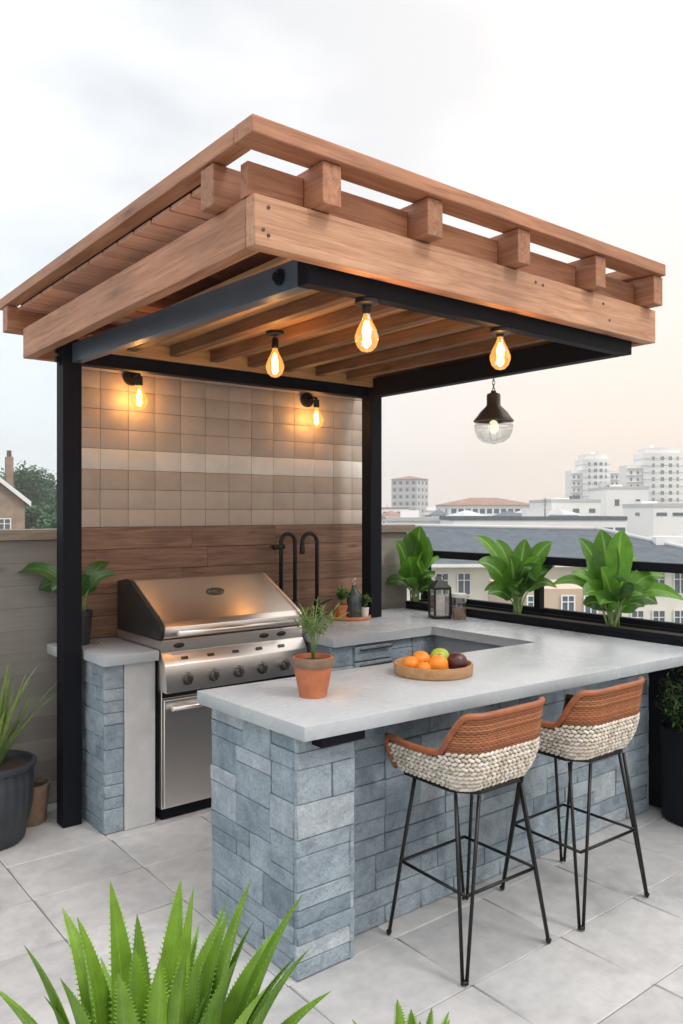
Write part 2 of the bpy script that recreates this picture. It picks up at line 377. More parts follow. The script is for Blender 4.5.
def thing(name, loc, label, cat, group=None):
    o = bpy.data.objects.new(name, None); COL.objects.link(o); o.location = loc; o.empty_display_size = .1
    return tag(o, label, cat, group)
def struct(name, b, m): o = b.build(name, m); o['kind'] = 'structure'; return o
def dup(o, parent=None):
    c = o.copy(); COL.objects.link(c)
    if parent: c.parent = parent; c.matrix_parent_inverse = o.matrix_parent_inverse.copy()
    for ch in o.children: dup(ch, c)
    return c
def beam(name, p, q, w, h, m, parent, bev=.004, var=.5):
    """a bar whose own x runs along the grain, from p to q, w wide and h high (centre line)"""
    p, q = V(p), V(q); d = q-p; L = d.length; b = B(); b.box((-L/2, -w/2, -h/2), (L/2, w/2, h/2), var, bev)
    o = b.build(name, m); x = d.normalized(); z = V((0, 0, 1)); y = z.cross(x).normalized(); z = x.cross(y)
    o.matrix_basis = Matrix.Translation((p+q)/2) @ Matrix((x, y, z)).transposed().to_4x4()
    if parent: hang(o, parent)
    return o

# ------------------------------------------------------------------ terrace floor
b = B()
XS = [2.58+.503*k for k in range(-14, 5)]; YS = [1.885+.393*k for k in range(-16, 8)]
XE, YE = 4.46, 4.62
for i in range(len(XS)-1):
    for j in range(len(YS)-1):
        x0, x1, y0, y1 = XS[i]+.0025, min(XS[i+1], XE)-.0025, YS[j]+.0025, min(YS[j+1], YE)-.0025
        if x1 <= x0 or y1 <= y0: continue
        c = .003; v = R.random(); dz = R.uniform(-.0006, .0006)
        lo = [b.bm.verts.new((x, y, -.006)) for x, y in ((x0, y0), (x1, y0), (x1, y1), (x0, y1))]
        hi = [b.bm.verts.new((x, y, dz)) for x, y in ((x0+c, y0+c), (x1-c, y0+c), (x1-c, y1-c), (x0+c, y1-c))]
        b.face(hi, v)
        for k in range(4): b.face([lo[k], lo[(k+1) % 4], hi[(k+1) % 4], hi[k]], v, True)
struct('terrace_floor', b, M['floor'])
b = B(); b.box((-4.45, -4.4, -.3), (XE, YE, -.006)); struct('terrace_slab', b, M['joint'])
b = B(); b.box((-4.4, -4.35, -14), (XE-.05, YE-.05, -.3)); struct('building_below', b, M['render_grey'])
b = B(); b.poly([(-5000, -5000, -14), (5000, -5000, -14), (5000, 5000, -14), (-5000, 5000, -14)]); struct('ground', b, M['city_ground'])

# ------------------------------------------------------------------ parapet and feature wall
YW = 4.5
pr = thing('parapet_wall', (0, YW+.06, 0), 'low grey timber parapet wall with a flat brown cap at the terrace edge', 'wall')
for k in range(12):
    z0 = .004+k*.124
    for xa, xb in ((-4.3, 4.25),):
        beam('board', (xa, YW+.07+R.uniform(0, .002), z0+.061), (xb, YW+.07, z0+.061), .08, .1236, M['greywood'], pr, .0012, .4+.1*R.random())
for xa, xb in ((-4.35, 1.597), (3.793, 4.3)): beam('cap', (xa, YW+.075, 1.5235), (xb, YW+.075, 1.5235), .18, .060, M['capwood'], pr, .005)

fw_ = thing('feature_wall', (2.7, YW, 0), 'tall kitchen wall of beige square tiles with one pale row above brown timber boards', 'wall')
b = B(); b.box((1.602, YW+.002, 1.48), (3.778, YW+.026, 2.56)); b.build('grout_backing', M['grout'], fw_)
b = B()
TX = .1722; x = 1.774-TX; zr = [1.562, 1.667, 1.783, 1.899, 2.021, 2.137, 2.252, 2.369, 2.47, 2.555]
while x < 3.77:
    for r in range(9):
        v = (R.uniform(.86, 1) if r == 3 else (R.uniform(.05, .55) if r in (1, 2) else R.uniform(.25, .8)))
        if r in (5, 6, 7, 8) and R.random() < .18: v = R.uniform(.7, .82)
        if r == 3 and R.random() < .1: v = R.uniform(.82, .87)
        yj = R.uniform(0, .0012)
        b.box((x+.0012, YW+.003, zr[r]+.0012), (min(x+TX, 3.78)-.0012, YW-.005+yj, zr[r+1]-.0012), v, .0012)
    x += TX
b.build('tile_panel', M['tiles'], fw_, 40)
for k in range(5):
    z1 = 1.558-k*.128; xs = [1.60, R.uniform(2.0, 2.6), R.uniform(2.9, 3.3), 3.79]
    for xa, xb in zip(xs, xs[1:]):
        beam('timber_board', (xa+.0008, YW+.014, z1-.064), (xb-.0008, YW+.014, z1-.064), .05, .1255, M['walnut'], fw_, .002, R.random())

# ------------------------------------------------------------------ pergola
pg = thing('pergola', (2.5, 4.2, 0), 'cedar pergola roof cantilevered on a black steel frame with two posts', 'pergola')
SX0, SX1, SY0, SY1, SZ0, SZ1 = 1.432, 3.655, 2.20, 4.234, 2.435, 2.56
def steel(name, a, c, m='steel_black', bev=.004):
    q = B(); q.box(a, c, .5, bev); return q.build(name, M[m], pg)
steel('post', (1.432, 4.134, .001), (1.532, 4.234, SZ1)); steel('post', (3.555, 4.15, .001), (3.655, 4.25, SZ1))
# side beams butt into the posts and the front beam
NX = 1.545
q = B(); q.hexa([(1.600, 2.262, SZ0), (1.655, 2.262, SZ0), (1.530, 4.132, SZ0), (1.480, 4.132, SZ0), (1.600, 2.262, SZ1-.025), (1.655, 2.262, SZ1-.025), (1.530, 4.132, SZ1-.025), (1.480, 4.132, SZ1-.025)]); q.build('steel_beam', M['steel_skylit'], pg)
steel('steel_beam', (1.600, SY0, SZ0), (3.60, 2.26, SZ1)); steel('steel_beam', (3.53, 2.262, SZ0), (3.60, 4.148, SZ1)); steel('steel_beam', (1.534, 4.15, SZ0), (3.553, 4.22, SZ1))
for (p, ax) in (((1.592, 2.36, 2.490), (-1, 0, 0)), ((1.430, 4.18, 2.50), (-1, 0, 0)), ((1.430, 4.18, 2.45), (-1, 0, 0))):
    q = B(); q.lathe([(0, 0), (.030, 0), (.030, .006), (.017, .008), (.017, .022), (0, .024)], p, 18, .5, ax); q.build('bolt', M['steel_black'], pg, 40)
# fascia boards
FX, FY, FZ0, FZ1, FR, FB = 1.344, 2.133, 2.496, 2.66, 3.705, 4.516
T = .055; zc, hh = (FZ0+FZ1)/2, FZ1-FZ0
fb = beam('fascia_board', (FX, FY+T/2, zc), (FR, FY+T/2, zc), T, hh, M['cedar_lit'], pg, .004)
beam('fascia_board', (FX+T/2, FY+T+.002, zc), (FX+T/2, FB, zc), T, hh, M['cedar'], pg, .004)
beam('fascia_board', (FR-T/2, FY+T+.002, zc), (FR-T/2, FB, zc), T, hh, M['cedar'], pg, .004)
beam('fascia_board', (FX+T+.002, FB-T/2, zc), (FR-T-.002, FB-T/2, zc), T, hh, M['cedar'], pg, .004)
for (x_, z_) in ((1.395, 2.625), (1.395, 2.535), (1.375, 2.55), (2.75, 2.63), (2.80, 2.626), (3.25, 2.62), (3.3, 2.55)):
    q = B(); q.lathe([(0, .0035), (.006, .003), (.0065, -.002)], (x_, FY, z_), 10, .5, (0, -1, 0)); q.build('screw', M['bronze'], fb)
# stub rafters over the front fascia, running back under the slats
SZa, SZb = 2.664, 2.803
for x_ in (1.607, 2.088, 2.60, 3.14, 3.625):
    beam('rafter', (x_, 2.072, (SZa+SZb)/2), (x_, 4.60, (SZa+SZb)/2), .078, SZb-SZa, M['cedar'], pg, .004)
beam('ledger_beam', (1.345, 2.195, 2.727), (3.66, 2.195, 2.727), .045, .118, M['cedar_lit'], pg, .003) if False else None
xs = [1.345, 1.566, 1.648, 2.047, 2.129, 2.559, 2.641, 3.099, 3.181, 3.584, 3.666, 3.70]
for xa, xb in zip(xs[::2], xs[1::2]):
    if xb-xa > .1: beam('blocking', (xa, 2.20, 2.722), (xb, 2.20, 2.722), .045, .112, M['cedar'], pg, .003)
beam('cross_stub', (1.292, 2.35, 2.732), (1.565, 2.35, 2.732), .085, .138, M['cedar'], pg, .004)
beam('cross_stub', (1.288, 4.66, 2.732), (3.68, 4.66, 2.732), .085, .138, M['cedar'], pg, .004)
# rim beams on top
RX, RY, RZ0, RZ1, RR = 1.285, 2.053, 2.806, 2.862, 3.66
beam('rim_beam', (RX, RY+.055, (RZ0+RZ1)/2), (RR, RY+.055, (RZ0+RZ1)/2), .11, RZ1-RZ0, M['cedar'], pg, .004)
beam('rim_beam', (RX+.033, RY+.112, (RZ0+RZ1)/2), (RX+.033, 4.78, (RZ0+RZ1)/2), .066, RZ1-RZ0, M['cedar'], pg, .004)
beam('rim_beam', (RR-.05, RY+.112, (RZ0+RZ1)/2), (RR-.05, 4.78, (RZ0+RZ1)/2), .10, RZ1-RZ0, M['cedar'], pg, .004)
# slats lie across between rim and fascia: many alike, one deck
q = B(); y = 2.42
while y < 4.6:
    for xa, xb in ((1.354, 1.566), (1.648, 2.047), (2.129, 2.559), (2.641, 3.099), (3.181, 3.584)):
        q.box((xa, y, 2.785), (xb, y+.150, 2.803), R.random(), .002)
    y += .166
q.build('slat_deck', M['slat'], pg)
q = B(); q.box((1.356, 2.40, 2.8075), (3.555, 4.60, 2.813)); q.build('added_dark_sheet', M['steel_black'], pg)  # dark sheet added above the slats so the gaps between them look dark
# ceiling boards and rafters seen from below, their shade put into dark wood
y0, y1 = 2.263, 4.10
x = 1.662; k = 0
while x < 3.52:
    xb = min(x+.118, 3.527)
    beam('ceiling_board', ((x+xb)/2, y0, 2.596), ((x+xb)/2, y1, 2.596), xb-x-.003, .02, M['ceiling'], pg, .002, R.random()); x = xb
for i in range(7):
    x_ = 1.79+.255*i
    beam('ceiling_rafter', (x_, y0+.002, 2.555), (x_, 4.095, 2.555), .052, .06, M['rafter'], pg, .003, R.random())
beam('back_board', (1.56, 4.115, 2.545), (3.55, 4.115, 2.545), .03, .085, M['ceiling'], pg, .003)

# ------------------------------------------------------------------ stone cladding
def clad(b, o, u, n, W, Hh, unit=.062, dep=.022):
    """irregular coursed stones over a face: o lower corner, u along, n outward"""
    o, u, n = V(o), V(u), V(n); z = V((0, 0, 1))
    nr = round(Hh/unit); uh = Hh/nr; nc = max(2, round(W/.05)); uw = W/nc; occ = [[0]*nc for _ in range(nr)]
    for r in range(nr-1, -1, -1):
        c = 0
        while c < nc:
            if occ[r][c]: c += 1; continue
            free = 0
            while c+free < nc and not occ[r][c+free]: free += 1
            h = 2 if (R.random() < .38 and r > 0) else 1
            wd = R.choice((3, 4, 4, 5)) if h == 2 else R.choice((4, 5, 5, 6, 7))
            if free-wd < 2: wd = free
            wd = min(wd, free, 8)
            if h == 2 and any(occ[r-1][c+k] for k in range(wd)): h = 1
            for k in range(wd):
                for g in range(h): occ[r-g][c+k] = 1
            x0, x1 = c*uw+.0011, (c+wd)*uw-.0011; z0, z1 = (r-h+1)*uh+.0011, (r+1)*uh-.0011
            d = dep+R.uniform(-.0035, .0035); e = .0035; v = min(1, max(0, R.gauss(.45, .26)))
            j = [R.uniform(-.003, .003) for _ in range(4)]
            lo = [b.bm.verts.new(o+u*a+z*q) for a, q in ((x0, z0), (x1, z0), (x1, z1), (x0, z1))]
            md = [b.bm.verts.new(o+u*a+z*q+n*(d-e)) for a, q in ((x0, z0), (x1, z0), (x1, z1), (x0, z1))]
            hi = [b.bm.verts.new(o+u*a+z*q+n*(d+j[i])) for i, (a, q) in enumerate(((x0+e, z0+e), (x1-e, z0+e), (x1-e, z1-e), (x0+e, z1-e)))]
            b.face(hi, v)
            for k in range(4):
                k2 = (k+1) % 4; b.face([lo[k], lo[k2], md[k2], md[k]], v); b.face([md[k], md[k2], hi[k2], hi[k]], v, True)
            c += wd

CT, CB = .92, .868
isl = thing('kitchen_counter', (2.9, 3.0, 0), 'U-shaped bar counter clad in blue grey stone with a pale concrete top', 'counter')
q = B(); q.prism([(1.575, 2.185, CB), (4.12, 2.065, CB), (4.12, 4.46, CB), (2.80, 4.46, CB), (2.80, 3.60, CB), (3.60, 3.60, CB), (3.62, 2.80, CB), (1.552, 2.905, CB)], (0, 0, CT-CB), .5, .003)
q.build('countertop', M['counter'], isl, 35)
# core walls
q = B()
q.box((1.626, 2.292, .001), (1.845, 2.87, .865)); q.build('pillar_core', M['mortar'], isl)
q = B(); q.box((1.846, 2.402, .001), (4.045, 2.75, .865)); q.build('bar_core', M['mortar'], isl)
q = B(); q.box((3.66, 2.752, .001), (4.02, 4.46, .866)); q.build('arm_wall', M['render_grey'], isl)
q = B(); q.box((2.815, 3.66, .001), (3.658, 4.46, .866)); q.build('back_core', M['mortar'], isl)
q = B()
clad(q, (1.626, 2.88, .002), (0, -1, 0), (-1, 0, 0), .588, .862)
clad(q, (1.606, 2.292, .002), (1, 0, 0), (0, -1, 0), .260, .862)
clad(q, (1.845, 2.27, .002), (0, 1, 0), (1, 0, 0), .13, .862)
q.build('pillar_cladding', M['stone'], isl)
q = B(); clad(q, (1.868, 2.402, .002), (1, 0, 0), (0, -1, 0), 2.177, .862, .072); clad(q, (4.045, 2.38, .002), (0, 1, 0), (1, 0, 0), .37, .862)
q.build('bar_cladding', M['stone'], isl)
q = B(); clad(q, (2.815, 3.66, .002), (1, 0, 0), (0, -1, 0), .842, .862); q.build('back_cladding', M['stone'], isl)
for x0, x1, z0, z1 in ((2.98, 3.27, .765, .85), (2.98, 3.27, .60, .755)):
    q = B(); q.box((x0, 3.618, z0), (x1, 3.637, z1), .5, .003); d = q.build('drawer_front', M['stone'], isl)
    q = B(); q.box((x0+.02, 3.592, z1-.022), (x1-.02, 3.604, z1-.010), .5, .003)
    for xx in (x0+.05, x1-.06): q.box((xx, 3.603, z1-.02), (xx+.01, 3.62, z1-.012))
    q.build('handle', M['knob'], d)
for xa, xb, ya in ((1.665, 1.862, 2.205), (3.50, 3.80, 2.20)):
    q = B(); q.box((xa, ya, .825), (xb, 2.268 if xa < 2 else 2.376, .866), .5, .003); q.build('bracket', M['steel_black'], isl)

pier = thing('grill_pier', (1.7, 4.1, 0), 'short stone and pale render counter pier left of the grill', 'counter')
q = B(); q.prism([(1.545, 3.868, CB), (1.847, 3.868, CB), (1.847, 4.46, CB), (1.455, 4.46, CB), (1.455, 4.27, CB), (1.545, 4.25, CB)], (0, 0, CT-CB), .5, .003); q.build('countertop', M['counter'], pier, 35)
q = B(); q.box((1.586, 3.935, .001), (1.842, 4.46, .866)); q.build('core', M['mortar'], pier)
q = B(); clad(q, (1.586, 4.46, .002), (0, -1, 0), (-1, 0, 0), .525, .862); clad(q, (1.566, 3.935, .002), (1, 0, 0), (0, -1, 0), .104, .862); q.build('stone_cladding', M['stone'], pier)
q = B(); q.box((1.672, 3.908, .001), (1.843, 3.934, .8665), .5, .003); q.build('render_panel', M['render'], pier)

# ------------------------------------------------------------------ grill
gr = thing('gas_grill', (2.33, 4.1, 0), 'stainless steel gas grill with a sloped hood and five knobs', 'grill')
GX0, GX1 = 1.854, 2.772
q = B(); q.box((GX0+.012, 3.885, .07), (GX1-.012, 4.44, .70), .5, .003); q.build('cabinet', M['stainless'], gr)
q = B(); q.box((GX0+.03, 3.92, .001), (GX1-.03, 4.42, .068)); q.build('plinth', M['steel_black'], gr)
for x0, x1 in ((GX0+.014, 2.32), (2.328, GX1-.014)):
    q = B(); q.box((x0, 3.855, .085), (x1, 3.882, .655), .5, .005); d = q.build('door', M['stainless'], gr)
    q = B(); q.tube([(x0+.03, 3.825, .612), (x1-.03, 3.825, .612)], .013, 12)
    for xx in (x0+.05, x1-.05): q.tube([(xx, 3.826, .612), (xx, 3.856, .612)], .008, 8)
    q.build('handle', M['stainless'], d)
q = B(); q.box((GX0+.014, 3.872, .662), (GX1-.014, 3.884, .694), .5, .002); q.build('gap_strip', M['hood_side'], gr)  # dark strip painting the shaded gap between doors and control panel
q = B(); q.prism([(GX0, 3.800, .70), (GX0, 3.820, .842), (GX0, 3.862, .902), (GX0, 3.93, .902), (GX0, 3.93, .70)], (GX1-GX0, 0, 0), .5, .004); cp = q.build('control_panel', M['stainless'], gr, 30)
KX = (1.978, 2.135, 2.292, 2.447, 2.600)
for x_ in KX:
    q = B(); q.lathe([(0, .0), (.034, 0), (.034, .006), (.030, .009), (.024, .010), (.023, .030), (.020, .034), (0, .034)], (x_, 3.810, .765), 24, .5, (0, -1, .14))
    q.box((x_-.006, 3.768, .742), (x_+.006, 3.786, .788), .5, .002); q.build('knob', M['knob'], gr, 35)
    q = B(); q.box((x_-.02, -.002, -.008), (x_+.02, .0015, .008), .5, 0, Matrix.Translation((0, 3.837, .872)) @ Matrix.Rotation(math.radians(-39.8), 4, 'X')); q.build('dial_mark', M['knob'], cp)
q = B(); q.prism([(GX0, 3.868, .902), (GX0, 3.868, .962), (GX0, 3.875, .968), (GX0, 4.44, .968), (GX0, 4.44, .902)], (GX1-GX0, 0, 0)); fbx = q.build('firebox', M['stainless'], gr)
for x_ in (1.96, 2.50, 2.62):
    q = B(); q.lathe([(0, .002), (.030, .002), (.034, 0), (.034, -.004)], (0, 0, 0), 20); o = q.build('dark_oval', M['hood_side'], fbx); o.matrix_basis = Matrix.Translation((x_, 3.868, .936)) @ Matrix.Rotation(PI/2, 4, 'X') @ Matrix.Diagonal((1, .42, 1, 1))  # flat dark ovals on the firebox front
prof = [(3.885, .972), (3.872, .985), (3.872, 1.035), (3.90, 1.062), (4.27, 1.258), (4.33, 1.262), (4.44, 1.245), (4.44, .972)]
q = B(); q.prism([(GX0+.022, y, z) for y, z in prof], (GX1-GX0-.044, 0, 0), .5, .004); hd = q.build('hood', M['stainless'], gr, 30)
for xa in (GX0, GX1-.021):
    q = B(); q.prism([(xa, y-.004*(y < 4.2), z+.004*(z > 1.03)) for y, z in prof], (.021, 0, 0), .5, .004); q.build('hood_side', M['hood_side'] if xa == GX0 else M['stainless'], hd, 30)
for xa in (GX0+.0215, GX1-.0245):
    q = B(); q.prism([(xa, 3.868, .985), (xa, 3.866, 1.042), (xa, 3.897, 1.070), (xa, 4.268, 1.267), (xa, 4.272, 1.258), (xa, 3.905, 1.06), (xa, 3.878, 1.037), (xa, 3.878, .985)], (.006, 0, 0)); q.build('edge_trim', M['stainless'], hd)
q = B(); q.tube([(GX0+.075, 3.815, 1.008), (GX1-.075, 3.815, 1.008)], .0135, 14)
for xx in (GX0+.12, GX1-.12): q.tube([(xx, 3.816, 1.008), (xx, 3.874, 1.008)], .009, 10)
q.build('hood_handle', M['stainless'], hd)
# oval emblem on the slope
sl = math.atan2(1.258-1.062, 4.27-3.90); Q = Matrix.Translation((2.325, 4.125, 1.183)) @ Matrix.Rotation(sl, 4, 'X')
q = B(); q.tube([Q @ V((.055*math.cos(a), .028*math.sin(a), .003)) for a in [2*PI*k/28 for k in range(29)]], .004, 6)
for pts in ([(-.034, -.006), (-.02, .012), (-.008, -.01), (.006, .012), (.014, -.008), (.034, .002)], [(-.03, -.014), (.03, -.012)]):
    q.tube([Q @ V((a, c, .003)) for a, c in pts], .0028, 6)
q.build('emblem', M['knob'], hd)

# ------------------------------------------------------------------ bar stools
def make_stool(loc, label):
    cx, cy_ = loc; r0 = thing('bar_stool', (cx, cy_, 0), label, 'bar stool', 'woven bar stools at the island')
    hw, yb, yf = .235, -.22, .185; rc = .115
    def plan(t):                                   # 0..1 from the left arm front round the back to the right arm front
        La = yf-(yb+rc); Lb = 2*(hw-rc); Lc = PI*rc/2; tot = 2*La+Lb+2*Lc; s = t*tot
        if s < La: return V((-hw, yf-s, 0)), V((-1, 0, 0))
        s -= La
        if s < Lc: a = s/rc; return V((-hw+rc-rc*math.cos(a), yb+rc-rc*math.sin(a), 0)), V((-math.cos(a), -math.sin(a), 0))
        s -= Lc
        if s < Lb: return V((-hw+rc+s, yb, 0)), V((0, -1, 0))
        s -= Lb
        if s < Lc: a = s/rc; return V((hw-rc+rc*math.sin(a), yb+rc-rc*math.cos(a), 0)), V((math.sin(a), -math.cos(a), 0))
        s -= Lc
        return V((hw, yb+rc+s, 0)), V((1, 0, 0))
    tot = 2*(yf-yb-rc)+2*(hw-rc)+PI*rc
    tA = (yf-yb-rc)/tot                           # where the corner begins
    def top(t):
        u = min(t, 1-t); k = min(1, max(0, (u-tA+.015)/.10)); k = k*k*(3-2*k)
        return .785+.145*k-.012*math.sin(min(1, u/tA)*PI)*(1-k)
    def bot(t): return .652
    def pt(t, z, off=0.0):
        p, n = plan(t); h = (z-.652)/.15
        ins = .055*(1-min(1, max(0, h)))**2 - max(0, z-.80)*.13
        p = p-n*ins+n*off; return V((cx+p.x, cy_+p.y, z)), n
    # inner shell wall
    q = B(); NN = 56; inner = []
    for i in range(NN+1):
        t = i/NN; inner.append([q.bm.verts.new(pt(t, .652+(top(t)-.652)*j/6, -.014)[0]) for j in range(7)])
    for a, c in zip(inner, inner[1:]):
        for j in range(6): q.face([a[j], c[j], c[j+1], a[j+1]], .3, True)
    q.build('shell_lining', M['seatpad'], r0)
    # cream braid, six rows of chunky stitches
    q = B(); rows = 9
    for rI in range(rows):
        z = .658+rI*.0168; n = int(tot/.0235)
        for i in range(n):
            t = (i+.5+(rI % 2)*.5)/n
            if t > 1 or z > top(t)-.010: continue
            p, nn = pt(t, z, .002+R.uniform(-.0015, .0015)); tg = V((-nn.y, nn.x, 0))
            sl_ = .42 if rI % 2 else -.42
            rot = Matrix((tg, nn, V((0, 0, 1)))).transposed() @ Matrix.Rotation(sl_+R.uniform(-.12, .12), 3, 'Y')
            q.ball(p, 1, (.0150, .0080, .0074), 8, 6, R.random(), 0, 0, rot)
    q.build('rope_weave', M['rope'], r0)
    # brown wicker cords above it on the back
    q = B(); z = .803; k = 0
    while z < .925:
        seg = [i/140 for i in range(141) if top(i/140) > z+.006]
        if len(seg) > 4: q.tube([pt(t, z+.0008*math.sin(t*330+k*PI), .001+.0017*math.sin(t*330+k*PI))[0] for t in seg], .0054, 6, R.random())
        z += .0088; k += 1
    q.build('wicker_back', M['rattan'], r0)
    # rim
    q = B(); rim = [pt(i/70, top(i/70)+.004)[0] for i in range(71)]
    f0 = [pt(0, .66+(top(0)-.66)*k/5)[0]+V((0, .004, 0)) for k in range(6)]; f1 = [pt(1, .66+(top(1)-.66)*k/5)[0]+V((0, .004, 0)) for k in range(6)]
    q.tube(f0[:-1]+rim+f1[:-1][::-1], .0125, 10); q.build('rim', M['leather'], r0)
    q = B(); base = [V((cx-.19, cy_+.17, .652)), V((cx-.192, cy_-.10, .652)), V((cx-.12, cy_-.19, .652)), V((cx+.12, cy_-.19, .652)), V((cx+.192, cy_-.10, .652)), V((cx+.19, cy_+.17, .652))]
    q.prism([V((cx+(p.x-cx)*.82, cy_+(p.y-cy_)*.82, p.z)) for p in base], (0, 0, .055), .5, .01); q.build('seat', M['seatpad'], r0)
    q = B(); q.prism([V((cx+(p.x-cx)*.93, cy_+(p.y-cy_)*.93, .632)) for p in base], (0, 0, .017), .5, .004); q.build('seat_frame', M['black_metal'], r0)
    feet = [(-.205, .210), (-.225, -.205), (.232, -.215), (.235, .215)]
    zf = .29; ring = []
    for fx, fy in feet:
        foot = V((cx+fx, cy_+fy, .006)); rad = V((fx, fy, 0)).normalized(); tan = V((-rad.y, rad.x, 0))
        topc = V((cx+fx*.62, cy_+fy*.68, .63)); q = B()
        for s_ in (-1, 1): q.tube([topc+tan*.042*s_, foot+tan*.007*s_], .0068, 8)
        q.ball(foot+V((0, 0, .008)), .010, (1.2, 1.2, .8), 10, 6); q.build('leg', M['black_metal'], r0)
        ring.append(foot.lerp(topc, (zf-.006)/.624))
    q = B()
    for a, c in zip(ring, ring[1:]+ring[:1]): q.tube([a, c], .0062, 8)
    q.build('footrest', M['black_metal'], r0)
    return r0
st = make_stool((2.275, 2.098), 'woven rattan bar stool at the middle of the island, left of the other stool')
s2 = dup(st); s2.location.x = 2.905; s2.location.y = 2.062; s2['label'] = 'woven rattan bar stool nearer the black planter at the right'

# ------------------------------------------------------------------ lamps
def edison(parent, c, r=.045, power=2.8):
    c = V(c)
    q = B(); q.lathe([(.012, .075), (.0135, .062), (.020, .045), (.034, .018), (r, -.012), (r*.98, -.026), (r*.80, -.050), (r*.45, -.066), (0, -.072)], c, 20); g = q.build('bulb', M['bulb_glass'], parent)
    q = B()
    for k in range(5):
        a = 2*PI*k/5; a2 = a+.6
        q.tube([c+V((.006*math.cos(a), .006*math.sin(a), .045)), c+V((.015*math.cos(a), .015*math.sin(a), .012)), c+V((.013*math.cos(a2), .013*math.sin(a2), -.035))], .0022, 5)
    q.build('filament', M['filament'], g)
    l = bpy.data.objects.new('bulb_light', bpy.data.lights.new('bulb_light', 'POINT')); COL.objects.link(l)
    l.location = c; l.data.energy = power; l.data.color = (1, .56, .22); l.data.shadow_soft_size = .02; hang(l, parent)
def pendant(c, ztop, label, can=True):
    x, y, z = c; r0 = thing('pendant_lamp', (x, y, ztop), label, 'pendant lamp', 'amber pendant bulbs under the pergola')
    q = B(); q.lathe([(0, 0), (.045 if can else .03, 0), (.045 if can else .03, -.014), (.012, -.022), (0, -.022)], (x, y, ztop), 20); q.build('ceiling_rose', M['black_metal'], r0, 40)
    q = B(); q.tube([(x, y, ztop-.02), (x, y, z+.118)], .003, 6); q.build('cord', M['black_metal'], r0)
    q = B(); q.lathe([(0, .122), (.010, .122), (.016, .112), (.0175, .075), (.015, .070), (0, .070)], (x, y, z), 16); q.build('socket', M['black_metal'], r0, 40)
    edison(r0, (x, y, z))
pendant((2.136, 3.207, 2.372), 2.523, 'amber bulb hanging from a rafter deep under the roof, leftmost pendant')
pendant((1.898, 2.24, 2.312), 2.433, 'amber bulb hanging from the front steel beam, nearest to the camera')
pendant((2.648, 2.24, 2.330), 2.433, 'amber bulb hanging from the front beam above the glass lantern')
def sconce(x, z, label):
    r0 = thing('wall_lamp', (x, YW-.008, z), label, 'wall lamp', 'amber wall lamps on the tiles')
    q = B(); q.lathe([(0, 0), (.052, 0), (.052, .016), (.046, .022), (0, .022)], (x, YW-.008, z), 24, .5, (0, -1, 0)); q.build('back_plate', M['black_metal'], r0, 40)
    q = B(); q.tube([(x, YW-.028, z), (x, YW-.10, z+.006), (x, YW-.122, z), (x, YW-.125, z-.03)], .009, 8); q.build('arm', M['black_metal'], r0)
    q = B(); q.lathe([(0, .022), (.020, .018), (.021, -.03), (.018, -.034), (0, -.034)], (x, YW-.125, z-.03), 16); q.build('socket', M['black_metal'], r0, 40)
    edison(r0, (x, YW-.125, z-.135), .049, 2.0)
sconce(1.962, 2.455, 'wall lamp with an amber bulb on the tiles beside the left post')
sconce(3.255, 2.432, 'wall lamp with an amber bulb on the tiles above the black taps')
# caged lantern hung from the right beam
lx, ly = 3.566, 3.066
ln = thing('hanging_lantern', (lx, ly, 2.43), 'bronze dome lantern with a wired clear globe hanging on a chain', 'lantern')
q = B()
for k in range(4):
    zc = 2.425-k*.022; rot = Matrix.Rotation(PI/2*(k % 2)+.4, 3, 'Z')
    q.tube([V((lx, ly, zc))+rot @ V((.008*math.cos(a), 0, .014*math.sin(a))) for a in [2*PI*i/12 for i in range(13)]], .0022, 5)
q.build('chain', M['bronze'], ln)
q = B(); q.lathe([(0, 2.357), (.014, 2.357), (.016, 2.345), (.036, 2.338), (.040, 2.328), (.040, 2.272), (.048, 2.262), (.075, 2.235), (.104, 2.196), (.116, 2.183), (.116, 2.176), (.104, 2.176), (.07, 2.222), (0, 2.25)], (lx, ly, 0), 32); q.build('dome', M['bronze'], ln, 50)
q = B(); q.lathe([(.098, 2.178), (.106, 2.150), (.104, 2.12), (.088, 2.085), (.058, 2.062), (0, 2.052)], (lx, ly, 0), 32); q.build('globe', M['clear_glass'], ln)
q = B()
for k in range(4):
    a = 2*PI*k/4+.5; q.tube([V((lx+r*math.cos(a), ly+r*math.sin(a), z)) for r, z in ((.104, 2.178), (.111, 2.150), (.108, 2.12), (.091, 2.082), (.060, 2.059), (0, 2.047))], .0011, 5)
q.tube([V((lx+.1115*math.cos(2*PI*i/30), ly+.1115*math.sin(2*PI*i/30), 2.15)) for i in range(31)], .0011, 5); q.build('wire_cage', M['bronze'], ln)
q = B(); q.ball((lx, ly, 2.145), .030, (1, 1, 1.35)); q.build('bulb', M['globe_glow'], ln)

